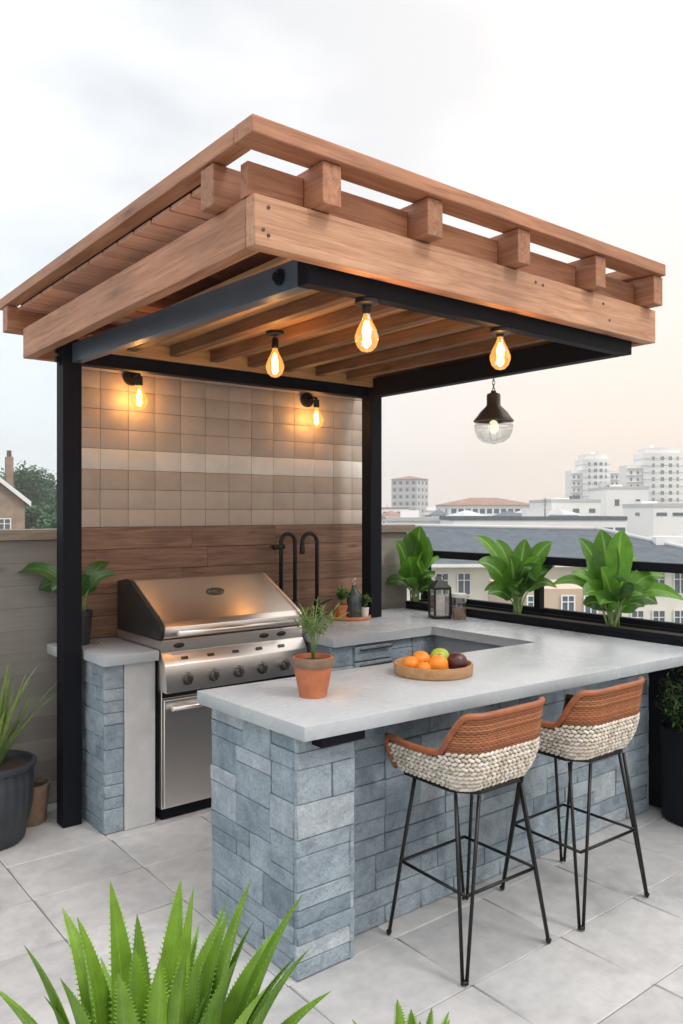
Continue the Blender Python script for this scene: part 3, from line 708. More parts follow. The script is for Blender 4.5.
# ------------------------------------------------------------------ taps
def tap(x, xs, ztop, zend, label, side):
    r0 = thing('gooseneck_tap', (x, 4.38, CT), label, 'tap', 'black gooseneck taps at the back counter')
    q = B(); q.lathe([(0, 0), (.028, 0), (.028, .01), (.022, .014), (.021, .12), (.014, .13), (0, .13)], (x, 4.38, CT), 18); q.build('base', M['black_metal'], r0, 40)
    rr = abs(x-xs)/2; mxx = (x+xs)/2
    pts = [(x, 4.38, CT+.12), (x, 4.38, ztop-rr)]+[(mxx+(x-mxx)*math.cos(a), 4.38, ztop-rr+rr*1.05*math.sin(a)) for a in [PI*i/14 for i in range(1, 15)]]+[(xs, 4.38, zend)]
    q = B(); q.tube(pts, .0135, 12); q.build('spout', M['black_metal'], r0)
    q = B(); q.lathe([(0, 0), (.017, 0), (.019, .02), (.015, .06), (0, .06)], (xs, 4.38, zend-.03), 14); q.build('nozzle', M['black_metal'], r0, 40)
    q = B(); q.tube([(x, 4.38, CT+.10), (x+side*.03, 4.35, CT+.105), (x+side*.085, 4.33, CT+.13)], .007, 8); q.build('lever', M['black_metal'], r0)
    return r0
ta = tap(3.078, 2.965, 1.502, 1.04, 'black tap with a long drop pipe, the left one of two', -1)
q = B(); q.tube([(2.905, 4.38, 1.415), (2.99, 4.38, 1.418)], .016, 10); q.tube([(2.965, 4.38, 1.415), (2.965, 4.488, 1.415)], .010, 8); q.build('wall_clip', M['black_metal'], ta)
tap(3.262, 3.138, 1.502, 1.395, 'black tap with a short hooked spout, the right one of two', 1)

# ------------------------------------------------------------------ small things on the counters
def pot_shape(q, c, r0, r1, h, wall=.008, rimh=.02, n=28):
    q.lathe([(0, 0), (r0, 0), (r0*1.02, .004), (r1*.955, h-rimh), (r1, h-rimh+.001), (r1, h-.002), (r1-.003, h), (r1-wall, h), (r1-wall*1.2, h-.03), (0, h-.03)], c, n)
def wisps(parent, c, n, hgt, spread, m, lw, ll, seed, name='foliage', per=16):
    rr = random.Random(seed); q = B(); st_ = B(); c = V(c)
    for i in range(n):
        a = rr.uniform(0, 2*PI); e = rr.uniform(.25, 1)*spread; top_ = c+V((e*math.cos(a), e*math.sin(a), hgt*rr.uniform(.55, 1)))
        mid = c+V((e*.25*math.cos(a), e*.25*math.sin(a), hgt*.55)); st_.tube([c+V((rr.uniform(-.01, .01), rr.uniform(-.01, .01), 0)), c.lerp(mid, .6), mid, top_], .0014, 5)
        for k in range(per):
            t = .42+.58*k/per; p = c*(1-t)**2+mid*2*t*(1-t)+top_*t*t; d = V((rr.uniform(-1, 1), rr.uniform(-1, 1), rr.uniform(-.2, .9))).normalized()
            L = ll*rr.uniform(.6, 1.1); q.leaf(p, p+d*L*.5+V((0, 0, L*.1)), p+d*L, lw*rr.uniform(.7, 1.2), (rr.uniform(-.4, .4), rr.uniform(-.4, .4), 1), rr.random(), 3, .2)
    st_.build('stems', M['petiole'], parent); return q.build(name, m, parent)
tp = (1.868, 2.534, CT)
r0 = thing('potted_herb', tp, 'terracotta pot of wispy herb standing on the near end of the island', 'potted plant')
q = B(); pot_shape(q, tp, .054, .082, .158, .009, .034); q.build('pot', M['terracotta'], r0, 45)
q = B(); q.lathe([(.084, .122), (.086, .126), (.086, .156), (.083, .159)], tp, 28); q.build('rim_band', M['terra_dark'], r0)
q = B(); q.lathe([(.073, .137), (.05, .142), (0, .146)], tp, 20); q.build('soil', M['soil'], r0)
wisps(r0, (tp[0], tp[1], CT+.14), 15, .25, .17, M['herb'], .0062, .040, 3, per=24)

fc = V((2.56, 2.555, CT))
tr = thing('fruit_tray', fc, 'round wooden tray of fruit on the island top', 'tray')
q = B(); q.lathe([(0, 0), (.172, 0), (.178, .006), (.180, .046), (.177, .050), (.170, .050), (.167, .046), (.165, .014), (0, .012)], fc, 48); q.build('tray_body', M['traywood'], tr, 40)
def fruit(name, dx, dy, r, m, label, sc=(1, 1, .95), z=0, stem=True):
    c = fc+RT*dx+FW*dy+V((0, 0, .0115+r*sc[2]+z)); r1 = thing(name, c-V((0, 0, r*sc[2])), label, name)
    q = B(); q.ball(c, r, sc, 24, 16, .5, .05, dx*40); q.build('flesh', M[m], r1)
    if stem: q = B(); q.lathe([(0, .002), (.005, .0015), (.006, -.001)], c+V((.004, -.002, r*sc[2])), 8); q.build('stem_scar', M['bark'], r1)
fruit('orange', .012, -.085, .046, 'orange', 'large orange at the front of the fruit tray beside the plum')
fruit('orange', -.055, .01, .044, 'orange', 'orange behind the small one at the left of the fruit tray', z=.004)
fruit('orange', -.105, -.04, .038, 'orange', 'orange at the far left edge of the fruit tray')
fruit('tangerine', -.052, -.098, .034, 'orange', 'small tangerine at the front left of the fruit tray', (1, 1, .86))
fruit('lime', .035, .045, .046, 'lime', 'yellow green lime at the back of the fruit tray', (1, 1, .96), .006)
fruit('plum', .102, -.035, .047, 'plum', 'dark red plum at the right of the fruit tray')

bc = V((3.425, 4.22, CT))
bt = thing('serving_tray', bc, 'round orange wooden tray on the back counter by the right post', 'tray')
q = B(); q.lathe([(0, 0), (.138, 0), (.145, .008), (.145, .022), (.138, .024), (.134, .014), (0, .012)], bc, 40); q.build('tray_body', plain('copper_wood', (.52, .20, .09), .45), bt, 40)
c = bc+RT*(-.062)+FW*(-.01)+V((0, 0, .0125))
r0 = thing('herb_pot', c, 'small terracotta pot of herbs on the back counter tray', 'potted plant'); q = B(); pot_shape(q, c, .036, .05, .085, .006, .02); q.build('pot', M['terracotta'], r0, 45); wisps(r0, c+V((0, 0, .06)), 16, .15, .10, M['bush'], .014, .036, 5)
c = bc+RT*.03+FW*.005+V((0, 0, .0125))
r0 = thing('glass_bottle', c, 'dark grey glass bottle with a clear ball stopper on the tray', 'bottle')
q = B(); q.lathe([(0, 0), (.048, 0), (.052, .01), (.052, .12), (.046, .15), (.022, .185), (.017, .20), (.017, .215), (0, .215)], c, 26); q.build('body', plain('bottle_grey', (.06, .085, .09), .15, 0, .2, 8, 0), r0, 50)
q = B(); q.lathe([(.012, .216), (.014, .228), (.01, .236)], c, 14); q.ball(c+V((0, 0, .252)), .020); q.build('stopper', M['clear_glass'], r0)
c = bc+RT*.102+FW*0.0+V((0, 0, .0125))
r0 = thing('herb_cup', c, 'little white cup with a dark herb at the right of the tray', 'potted plant'); q = B(); pot_shape(q, c, .024, .03, .065, .004, .01); q.build('cup', M['white_ceramic'], r0, 45); wisps(r0, c+V((0, 0, .05)), 12, .10, .055, M['bush'], .014, .032, 6)

lc = V((3.93, 3.86, CT))
r0 = thing('candle_lantern', lc, 'black metal candle lantern standing at the counter corner', 'lantern')
Q = Matrix.Translation(lc) @ Matrix.Rotation(math.radians(-25), 4, 'Z')
q = B(); q.box((-.062, -.062, 0), (.062, .062, .018), .5, .002, Q); q.box((-.062, -.062, .20), (.062, .062, .214), .5, .002, Q)
for sx in (-1, 1):
    for sy in (-1, 1): q.box((sx*.056-.006, sy*.056-.006, .018), (sx*.056+.006, sy*.056+.006, .20), .5, 0, Q)
q.build('frame', M['black_metal'], r0)
q = B(); p = [Q @ V((sx*.062, sy*.062, .215)) for sx, sy in ((-1, -1), (1, -1), (1, 1), (-1, 1))]; t_ = [Q @ V((sx*.02, sy*.02, .262)) for sx, sy in ((-1, -1), (1, -1), (1, 1), (-1, 1))]
q.hexa(p+t_); q.tube([Q @ V((.03*math.cos(a), 0, .265+.03*math.sin(a))) for a in [PI*i/10 for i in range(11)]], .003, 6); q.build('roof', M['black_metal'], r0)
q = B(); q.lathe([(0, 0), (.036, 0), (.036, .14), (.03, .145), (0, .142)], lc+V((0, 0, .019)), 20); q.build('candle', M['candle'], r0, 40)
q = B()
for s_ in (-1, 1): q.box((s_*.056-.001, -.049, .019), (s_*.056+.001, .049, .199), .5, 0, Q); q.box((-.049, s_*.056-.001, .019), (.049, s_*.056+.001, .199), .5, 0, Q)
q.build('panes', M['clear_glass'], r0)
jc = V((3.99, 3.735, CT))
r0 = thing('storage_jar', jc, 'lidded glass jar with brown contents beside the candle lantern', 'jar')
q = B(); q.lathe([(0, 0), (.046, 0), (.050, .006), (.050, .135), (.046, .15)], jc, 26); q.build('glass_body', M['clear_glass'], r0)
q = B(); q.lathe([(0, .004), (.045, .004), (.046, .07), (0, .075)], jc, 22); q.build('contents', M['coffee'], r0, 40)
q = B(); q.lathe([(0, .151), (.052, .151), (.052, .17), (.048, .175), (0, .176)], jc, 26); q.build('lid', M['white_ceramic'], r0, 40)

# ------------------------------------------------------------------ railing, trough and broad-leaved plants
rl = thing('railing', (4.37, 2.4, 0), 'black metal terrace railing behind the planted trough', 'railing')
beam('top_rail', (4.37, -4.3, 1.325), (4.37, 4.48, 1.325), .06, .055, M['steel_black'], rl)
beam('bottom_rail', (4.37, -4.3, .985), (4.37, 4.48, .985), .045, .045, M['steel_black'], rl)
for y in (4.43, 3.36, 1.4, -.6, -2.6): 
    q = B(); q.box((4.345, y-.025, .001), (4.395, y+.025, 1.296), .5, .003); q.build('post', M['steel_black'], rl)
tg = thing('planter_trough', (4.23, 3.0, 0), 'long black planter trough along the back of the counter', 'planter')
q = B(); q.box((4.132, 1.3, .001), (4.335, 4.42, .945), .5, .004); q.box((4.132, 1.3, .946), (4.152, 4.42, .975)); q.box((4.315, 1.3, .946), (4.335, 4.42, .975)); q.box((4.153, 1.3, .946), (4.314, 1.32, .975)); q.box((4.153, 4.40, .946), (4.314, 4.42, .975)); q.build('box', M['steel_black'], tg)
q = B(); q.box((4.154, 1.322, .9455), (4.313, 4.398, .960)); q.build('soil', M['soil'], tg)
def paddle_plant(name, base, leaves, label, m='leaf', seed=1, wsc=1.0, extra=8, pot=None):
    """leaves: (right, forward, up, width, bow) of each tip seen from the base"""
    rr = random.Random(seed); base = V(base); r1 = thing(name, base, label, 'plant', 'broad-leaved plants in the trough' if not pot else None)
    q = B(); st_ = B()
    def one(tip, wd, bow, var):
        d = tip-base; L = d.length; hz_ = V((d.x, d.y, 0))
        p0 = base+V((rr.uniform(-.025, .025), rr.uniform(-.025, .025), 0))
        ctrl = base+hz_*.30+V((0, 0, max(d.z, .05)*.62+abs(bow)*1.3+hz_.length*.42))
        split = .34
        f = lambda t: p0*(1-t)**2+ctrl*2*t*(1-t)+tip*t*t
        st_.tube([f(split*i/5) for i in range(6)], [.0075, .007, .0062, .0056, .0052, .0045], 7)
        a = f(split*.92); pm = f((split+1)/2)*2-(a+tip)*.5
        sidev = V((rr.uniform(-.4, .4), rr.uniform(-.4, .4), 1))
        if hz_.length < .12: sidev = -FW+V((rr.uniform(-.5, .5), rr.uniform(-.5, .5), .25))
        else: sidev = V((rr.uniform(-.35, .35), rr.uniform(-.35, .35), .55))-FW*rr.uniform(.5, 1.0)
        q.leaf(a, pm, tip, wd*wsc*1.22, sidev, var, 14, .24, .72, .88)
    for rgt, fwd, up_, wd, bow in leaves: one(base+RT*rgt+FW*fwd+V((0, 0, up_)), wd, bow, rr.uniform(.35, 1))
    for k in range(extra):
        a = rr.uniform(0, 2*PI); e = rr.uniform(.16, .30); one(base+V((e*math.cos(a), e*math.sin(a), rr.uniform(.12, .36))), rr.uniform(.085, .125), rr.uniform(0, .06), rr.uniform(0, .45))
    st_.build('stalks', M['petiole'], r1); q.build('foliage', M[m], r1)
    return r1
D3 = 4.82; s3 = D3/FPX
def tips(bx, by, d, lst): return [((px-bx)*d/FPX, fwd, (by-py)*d/FPX, wd, bow) for px, py, fwd, wd, bow in lst]
paddle_plant('broadleaf_plant', (4.215, 2.70, .955), tips(608, 632, 4.74, [(597, 533, .02, .125, 0), (614, 533, -.05, .135, 0), (576, 542, .05, .085, 0), (566, 577, .0, .08, .02), (549, 590, .06, .06, .06), (637, 561, .1, .085, 0), (660, 580, .0, .10, .03), (677, 604, -.04, .075, .06), (572, 597, -.12, .12, .05), (628, 596, -.16, .11, .05), (590, 570, -.10, .10, 0), (588, 560, .12, .10, 0)]),
             'broad-leaved green plant with two tall upright leaves, nearest in the trough', seed=4)
paddle_plant('broadleaf_plant', (4.215, 3.42, .955), tips(516, 620, 5.30, [(475, 540, .02, .08, 0), (498, 544, .08, .10, 0), (525, 543, .02, .11, 0), (551, 546, 0, .10, 0), (475, 566, -.05, .12, .02), (552, 571, .0, .09, .02), (484, 596, .04, .06, .08), (556, 592, .0, .06, .07), (505, 560, -.12, .13, 0), (535, 560, -.1, .12, 0)]),
             'spreading broad-leaved green plant in the middle of the trough', seed=6, extra=7)
paddle_plant('broadleaf_plant', (4.165, 4.36, .955), tips(405, 608, 6.0, [(411, 530, -.02, .17, 0), (401, 536, .02, .15, 0), (387, 545, .0, .14, 0), (419, 541, .0, .12, 0), (392, 565, -.08, .14, .02), (424, 580, -.05, .10, .04), (441, 563, .05, .04, .06), (431, 600, 0, .06, .07), (398, 560, -.12, .16, 0), (412, 556, -.12, .15, 0)]),
             'broad-leaved green plant in the trough beside the right pergola post', seed=8, extra=6)
# plant behind the left post
pc = V((1.585, 4.335, CT))
r1 = paddle_plant('counter_plant', pc+V((0, 0, .17)), [(-.36, .0, .22, .085, .03), (.20, .03, .21, .075, .02), (.05, -.02, .22, .07, 0), (.10, .05, .17, .08, .03), (-.2, .08, .2, .08, .02)], 'dark strappy plant in a black pot behind the left post', 'leaf_dark', 9, 1.0, 3, pot=1)
q = B(); pot_shape(q, pc, .06, .078, .185, .007, .02); q.build('pot', M['charcoal_pot'], r1, 45)

# ------------------------------------------------------------------ pots on the floor
pc = V((1.10, 4.19, 0))
r1 = thing('potted_yucca', pc, 'spiky leaved plant in a ribbed charcoal pot by the left parapet', 'potted plant')
q = B(); q.lathe([(0, .001), (.135, .001), (.150, .02), (.185, .18), (.192, .30), (.186, .37)], pc, 96, .5, None, .016, 24); q.lathe([(.186, .371), (.205, .375), (.207, .395), (.20, .402), (.186, .402), (.18, .375), (0, .37)], pc, 48); q.build('pot', M['charcoal_pot'], r1, 50)
q = B(); q.lathe([(.178, .372), (.1, .378), (0, .382)], pc, 24); q.build('soil', M['soil'], r1)
q = B(); rr = random.Random(5)
for k in range(46):
    a = rr.uniform(0, 2*PI); e = rr.uniform(.05, .34); h = rr.uniform(.3, .56)*(1-.4*e); t_ = pc+V((e*math.cos(a), e*math.sin(a), .37+h)); p0 = pc+V((.03*math.cos(a), .03*math.sin(a), .372))
    q.leaf(p0, p0+(t_-p0)*.5+V((0, 0, .08)), t_, rr.uniform(.014, .026), (math.cos(a)*-1, -math.sin(a), .7), rr.random(), 6, .3, .35, .8)
for rgt, up_ in ((.23, .52), (.15, .36), (.19, .44), (.08, .52)):
    t_ = pc+RT*rgt+V((0, 0, .37+up_)); q.leaf(pc+V((0, 0, .372)), pc+RT*rgt*.35+V((0, 0, .37+up_*.62)), t_, .02, (-.4, -.6, .7), .8, 6, .3, .35, .8)
q.build('foliage', M['spike'], r1)
pc = V((1.33, 4.335, 0)); r1 = thing('brown_pot', pc, 'weathered brown clay pot in the corner behind the ribbed pot', 'pot')
q = B(); pot_shape(q, pc, .075, .10, .21, .01, .03); q.build('pot_body', M['terra_dark'], r1, 45)
q = B(); q.lathe([(.087, .182), (.04, .187), (0, .189)], pc, 20); q.build('soil', M['soil'], r1)
pc = V((4.16, 2.14, 0)); r1 = thing('round_planter', pc, 'tall round black planter with a bushy shrub at the counter end', 'planter')
q = B(); q.lathe([(0, .001), (.18, .001), (.192, .012), (.20, .47), (.203, .485), (.2, .495), (.188, .495), (.184, .46), (0, .455)], pc, 48); q.build('pot', M['steel_black'], r1, 45)
q = B(); q.lathe([(.182, .458), (.1, .465), (0, .47)], pc, 20); q.build('soil', M['soil'], r1)
q = B(); rr = random.Random(12)
for k in range(1500):
    d = V((rr.gauss(0, 1), rr.gauss(0, 1), rr.gauss(0, 1))).normalized()*rr.uniform(.35, 1)**.5; lump = 1+.28*noise.noise(d*2.6)
    p = pc+V((0, 0, .63))+V((d.x*.21, d.y*.21, d.z*.19))*lump
    if p.z > .845: continue
    o = V((rr.uniform(-1, 1), rr.uniform(-1, 1), rr.uniform(-.3, 1))).normalized(); L = rr.uniform(.028, .05)
    q.leaf(p, p+o*L*.5, p+o*L, .012, (rr.uniform(-.5, .5), rr.uniform(-.5, .5), 1), rr.random(), 2, .2)
q.build('foliage', M['bush'], r1)

# ------------------------------------------------------------------ toothed aloes in front
def aloe(base, tiplist, label, seed, wd=.058, pot_r=.16, extra=20):
    rr = random.Random(seed); base = V(base); r1 = thing('potted_aloe', (base.x, base.y, 0), label, 'potted plant', 'toothed aloes at the front')
    q = B()
    def blade(tip, w_, var):
        d = tip-base; hz_ = V((d.x, d.y, 0)); out = hz_.normalized() if hz_.length > .01 else -FW
        p0 = base+out*.03+hz_*.34; ctrl = base+hz_*.60+V((0, 0, d.z*.60)); n = 18; rows = []
        # thick leaf, hollow on the upper side, teeth along both edges
        for i in range(n+1):
            t = i/n; p = p0*(1-t)**2+ctrl*2*t*(1-t)+tip*t*t; dr = ((ctrl-p0)*(1-t)+(tip-ctrl)*t).normalized()
            sd_ = dr.cross(V((out.x, out.y, .35))); sd_ = sd_.normalized(); nn = sd_.cross(dr); nn = nn if nn.z > 0 or nn.dot(out) < 0 else -nn
            ww = w_*.5*(1-t**1.5)**.9*(.82+.18*min(1, t*6))+.0006
            rows.append((p, sd_, nn, dr, [q.bm.verts.new(p+sd_*ww*u+nn*ww*z_) for u, z_ in ((-1, .18), (-.5, -.06), (0, -.14), (.5, -.06), (1, .18), (.55, -.42), (0, -.58), (-.55, -.42))], ww))
        for i in range(n):
            a, c = rows[i][4], rows[i+1][4]
            for j in range(8):
                j2 = (j+1) % 8; u0 = (j/4 if j <= 4 else (8-j)/4); u1 = (j2/4 if 0 < j2 <= 4 else (8-j2)/4 if j2 else 0)
                q.face([a[j], a[j2], c[j2], c[j]], var, True, [(u0, i/n), (u1, i/n), (u1, (i+1)/n), (u0, (i+1)/n)])
        for i in range(2, n-1):
            p, sd_, nn, dr, vs_, ww = rows[i]
            for s_ in (-1, 1):
                for h_ in (0, .5):
                    e = (p+sd_*s_*ww+nn*ww*.18)*(1-h_)+(rows[i+1][0]+rows[i+1][1]*s_*rows[i+1][5]+rows[i+1][2]*rows[i+1][5]*.18)*h_; L = .0105*(1-i/n*.55)
                    q.face([q.bm.verts.new(e-dr*L*.45-sd_*s_*.001), q.bm.verts.new(e+dr*L*.5-sd_*s_*.001), q.bm.verts.new(e+sd_*s_*L+dr*L*.6)], .98, False, [(.5, .5)]*3)
    for tip, w_ in tiplist: blade(tip, w_*1.62, rr.uniform(.35, 1))
    for k in range(extra):
        a = rr.uniform(0, 2*PI); e = rr.uniform(.1, .3)*wd/.058; blade(base+V((e*math.cos(a), e*math.sin(a), rr.uniform(.16, .36)*(wd/.058)**1.6)), wd*rr.uniform(.7, 1), rr.uniform(0, .6))
    q.build('leaves', M['aloe'], r1, 50)
    q = B(); pb = V((base.x, base.y, 0)); h = base.z+.01
    q.lathe([(0, .001), (pot_r*.7, .001), (pot_r, h-.02), (pot_r+.01, h), (pot_r-.01, h), (pot_r-.015, h-.03), (0, h-.03)], pb, 36); q.build('pot', M['charcoal_pot'], r1, 45)
    q = B(); q.lathe([(pot_r-.016, h-.025), (0, h-.02)], pb, 24); q.build('soil', M['soil'], r1)
A = at(150, 1110, 1.62); 
tl = [(24, 944, 1.5), (62, 906, 1.78), (77, 916, 1.66), (110, 880, 1.72), (137, 913, 1.58), (181, 878, 1.78), (194, 884, 1.60), (229, 911, 1.74), (251, 880, 1.70), (303, 893, 1.66), (309, 948, 1.55), (331, 990, 1.6), (118, 972, 1.42), (60, 977, 1.42), (160, 958, 1.44), (186, 950, 1.46), (203, 945, 1.5), (235, 960, 1.46), (268, 985, 1.42), (-8, 985, 1.5), (8, 1000, 1.42), (135, 948, 1.5), (90, 960, 1.75), (275, 930, 1.8), (215, 925, 1.8)]
aloe(A, [(at(x, y, d), .052 if y < 930 else .046) for x, y, d in tl], 'large bright green toothed aloe at the lower left front', 21, extra=18)
A2 = at(415, 1105, 1.7)
aloe(A2, [(at(x, y, d), .034) for x, y, d in ((397, 998, 1.62), (411, 1008, 1.74), (432, 1006, 1.66), (450, 1018, 1.7), (380, 1030, 1.6), (420, 1020, 1.58), (352, 1018, 1.7))], 'small aloe at the front with only its leaf tips showing', 22, .034, .10, 4)

# ------------------------------------------------------------------ the town
ZG = -14.0
WIN = {}
def win_mesh(w_, h_, mkey='window'):
    k = (round(w_, 2), round(h_, 2), mkey)
    if k not in WIN:
        q = B(); q.box((-w_/2, -.06, -h_/2), (w_/2, .10, h_/2)); o = q.build('window', M[mkey]); me = o.data; bpy.data.objects.remove(o); WIN[k] = me
    return WIN[k]
def frame_mesh(w_, h_):
    k = ('f', round(w_, 2), round(h_, 2))
    if k not in WIN:
        q = B(); t = .09
        q.box((-w_/2-t, -.12, -h_/2-t), (w_/2+t, -.065, -h_/2)); q.box((-w_/2-t, -.12, h_/2), (w_/2+t, -.065, h_/2+t)); q.box((-w_/2-t, -.12, -h_/2), (-w_/2, -.065, h_/2)); q.box((w_/2, -.12, -h_/2), (w_/2+t, -.065, h_/2)); q.box((-.035, -.12, -h_/2), (.035, -.065, h_/2)); q.box((-w_/2, -.115, h_/6), (w_/2, -.07, h_/6+.06))
        o = q.build('window_frame', M['frame']); WIN[k] = o.data; bpy.data.objects.remove(o)
    return WIN[k]
def window(par, Mx, x, y, z, w_, h_, rz=0, frame=False):
    o = bpy.data.objects.new('window', win_mesh(w_, h_)); COL.objects.link(o)
    o.matrix_basis = Mx @ Matrix.Translation((x, y, z)) @ Matrix.Rotation(rz, 4, 'Z'); hang(o, par)
    if frame:
        f = bpy.data.objects.new('window_frame', frame_mesh(w_, h_)); COL.objects.link(f); f.matrix_basis = o.matrix_basis; hang(f, o)
def box_in(Mx, a, c, bev=0.0):
    q = B(); q.box(a, c, .5, bev, Mx); return q
def block(name, px0, px1, ytop, d, dep, yaw, wall, label, cat='building', group=None, floors=3, bays=4, fh=3.0, ww=1.2, wh=1.5, roof='flat', rm='concretewall', frame=False, zskip=0, sidebays=2, wtop=None):
    """a building set d metres away between two sight lines, its front turned by yaw"""
    c = at((px0+px1)/2, 511, d); W = (px1-px0)*d/FPX; zt = EYE+(511-ytop)*d/FPX
    W = W/math.cos(yaw) if dep == 0 else (W-abs(math.sin(yaw))*dep)/math.cos(yaw)
    Mx = Matrix.Translation((c.x, c.y, 0)) @ Matrix.Rotation(-math.radians(YAW)+yaw, 4, 'Z'); D_ = dep
    r1 = thing(name, (c.x, c.y, ZG), label, cat, group)
    box_in(Mx, (-W/2, 0, ZG), (W/2, D_, zt)).build('walls', M[wall], r1)
    if roof == 'flat':
        q = B()
        for a_, c_ in (((-W/2-.1, -.1, zt+.01), (W/2+.1, .25, zt+.55)), ((-W/2-.1, D_-.25, zt+.01), (W/2+.1, D_+.1, zt+.55)), ((-W/2-.1, .26, zt+.01), (-W/2+.25, D_-.26, zt+.55)), ((W/2-.25, .26, zt+.01), (W/2+.1, D_-.26, zt+.55))): q.box(a_, c_, .5, 0, Mx)
        q.build('roof_parapet', M[rm], r1)
    elif roof == 'hip':
        e = .6; h = D_*.13; q = B(); i = min(D_/2, W/2-.2)
        v = [q.bm.verts.new(Mx @ V(p)) for p in ((-W/2-e, -e, zt+.02), (W/2+e, -e, zt+.02), (W/2+e, D_+e, zt+.02), (-W/2-e, D_+e, zt+.02), (-W/2+i, D_/2, zt+h), (W/2-i, D_/2, zt+h))]
        for f in ((0, 1, 5, 4), (1, 2, 5), (2, 3, 4, 5), (3, 0, 4), (3, 2, 1, 0)): q.face([v[k] for k in f])
        q.build('roof', M[rm], r1)
    for f in range(1, min(floors, 6)):
        zb = zt-fh*f
        if zb > ZG+2: box_in(Mx, (-W/2-.12, -.16, zb-.1), (W/2+.12, D_*.98, zb+.1)).build('string_course', M[rm if rm == 'concretewall' else 'frame'], r1)
    if roof == 'flat': roof_plant(r1, Mx, W, D_, zt, RP)
    for f in range(floors):
        z = (zt if wtop is None else wtop)-fh*(f+.55)-zskip
        if z < ZG+1: break
        for k in range(bays): window(r1, Mx, -W/2+W*(k+.5)/bays, 0, z, ww, wh, 0, frame)
        for k in range(sidebays):
            yy = D_*(k+.5)/sidebays
            if math.sin(yaw) < 0: window(r1, Mx, W/2, yy, z, ww, wh, PI/2, frame)
            else: window(r1, Mx, -W/2, yy, z, ww, wh, -PI/2, frame)
    return r1, Mx, W, zt

# near neighbour: slate roofed house seen over and through the railing
c = at(560, 511, 56); Mx = Matrix.Translation((c.x, c.y, 0)) @ Matrix.Rotation(-math.radians(YAW)+.05, 4, 'Z')
nb = thing('slate_roofed_house', (c.x, c.y, ZG), 'long neighbouring house with a slate grey roof and cream walls seen through the railing', 'house')
ze = -1.95; zr_ = .42; X0, X1 = -12.5, 13
box_in(Mx, (X0, 0, ZG), (X1, 14, ze)).build('walls', M['creamwall'], nb)
q = B(); v = [q.bm.verts.new(Mx @ V(p)) for p in ((X0-.5, -.7, ze), (X1+.5, -.7, ze), (X1+.5, 14.7, ze), (X0-.5, 14.7, ze), (X0-.3, 7, zr_+.15), (5.2, 7, zr_-.15))]
for f in ((0, 1, 5, 4), (1, 2, 5), (2, 3, 4, 5), (3, 0, 4), (3, 2, 1, 0)): q.face([v[k] for k in f])
rf = q.build('roof', M['slate'], nb)
q = B()
for k in range(1, 19):
    t = k/19; a0 = V((X0-.5, -.7, ze)).lerp(V((X0-.3, 7, zr_+.15)), t)+V((0, 0, .03)); a1 = V((X1+.5, -.7, ze)).lerp(V((5.2, 7, zr_-.15)), t)+V((0, 0, .03)); q.tube([Mx @ a0, Mx @ a1], .012, 4)
q.build('roof_battens', M['slate'], rf)
q = B(); q.tube([Mx @ V((X1+.5, -.7, ze+.05)), Mx @ V((5.2, 7, zr_-.1))], .22, 6); q.tube([Mx @ V((5.2, 7, zr_-.1)), Mx @ V((X0-.3, 7, zr_+.2))], .16, 6); q.build('ridge_cap', M['concretewall'], rf)
box_in(Mx, (X0-.5, -.95, ze-.22), (X1+.5, -.72, ze-.02)).build('gutter', M['frame'], nb)
q = box_in(Mx, (8.4, 3.2, ze+.9), (11.6, 4.6, ze+1.75)); q.build('roof_dormer', M['whitewall'], nb)
for xx in [X0+1.0+1.55*k for k in range(16)]:
    if -5.5 < xx < 2.0 and abs(xx) < 6: continue
    for zz in (-3.4, -6.1, -8.8, -11.5): window(nb, Mx, xx, 0, zz, .82, 1.45, 0, True)
# lower beige wing in front of it with a teal lean-to
c2 = at(560, 511, 47); M2 = Matrix.Translation((c2.x, c2.y, 0)) @ Matrix.Rotation(-math.radians(YAW)+.05, 4, 'Z')
wg = thing('beige_annex', (c2.x, c2.y, ZG), 'low beige annex with a pale teal lean-to roof below the slate roof', 'building')
box_in(M2, (-2.5, 1, ZG), (3.2, 7.6, -3.0)).build('walls', M['beigewall'], wg)
q = B(); q.hexa([M2 @ V(p) for p in ((-5, -3.4, -6.6), (3.0, -3.4, -6.6), (3.0, .98, -4.9), (-5, .98, -4.9), (-5, -3.4, -6.45), (3.0, -3.4, -6.45), (3.0, .98, -4.75), (-5, .98, -4.75))]); q.build('lean_to_roof', M['teal'], wg)
box_in(M2, (-4.9, -3.2, ZG), (2.9, .97, -6.62)).build('lean_to_walls', M['creamwall'], wg)
for xx in (-1.3, .8, 2.2): window(wg, M2, xx, 1, -4.0, .7, 1.1, 0, True)

def roof_plant(par, Mx, W, D_, zt, rr):
    for k in range(rr.choice((1, 2, 2, 3))):
        x, y, a, h = rr.uniform(-W*.38, W*.38), rr.uniform(D_*.3, D_*.7), rr.uniform(.6, 1.6), rr.uniform(.7, 1.9)
        box_in(Mx, (x-a, y-a, zt+.005), (x+a, y+a, zt+h)).build('roof_unit', M[rr.choice(('concretewall', 'whitewall', 'slate'))], par)
    if rr.random() < .7:
        x, y, h = rr.uniform(-W*.4, W*.4), D_*.5, rr.uniform(1.5, 3.2); q = B(); p = Mx @ V((x, y, zt)); q.tube([p, p+V((0, 0, h))], .05, 5)
        for f in (.7, .85, .97): q.tube([p+V((-.5, 0, h*f)), p+V((.5, 0, h*f))], .025, 4)
        q.build('aerial', M['steel_black'], par)
RP = random.Random(77)
# white long house with a red roof
block('red_roofed_hall', 446, 540, 504, 185, 14, .12, 'whitewall', 'long white hall with a low reddish hipped roof in the distance', floors=3, bays=12, fh=2.6, ww=1.2, wh=1.1, roof='hip', rm='redtile', sidebays=2)
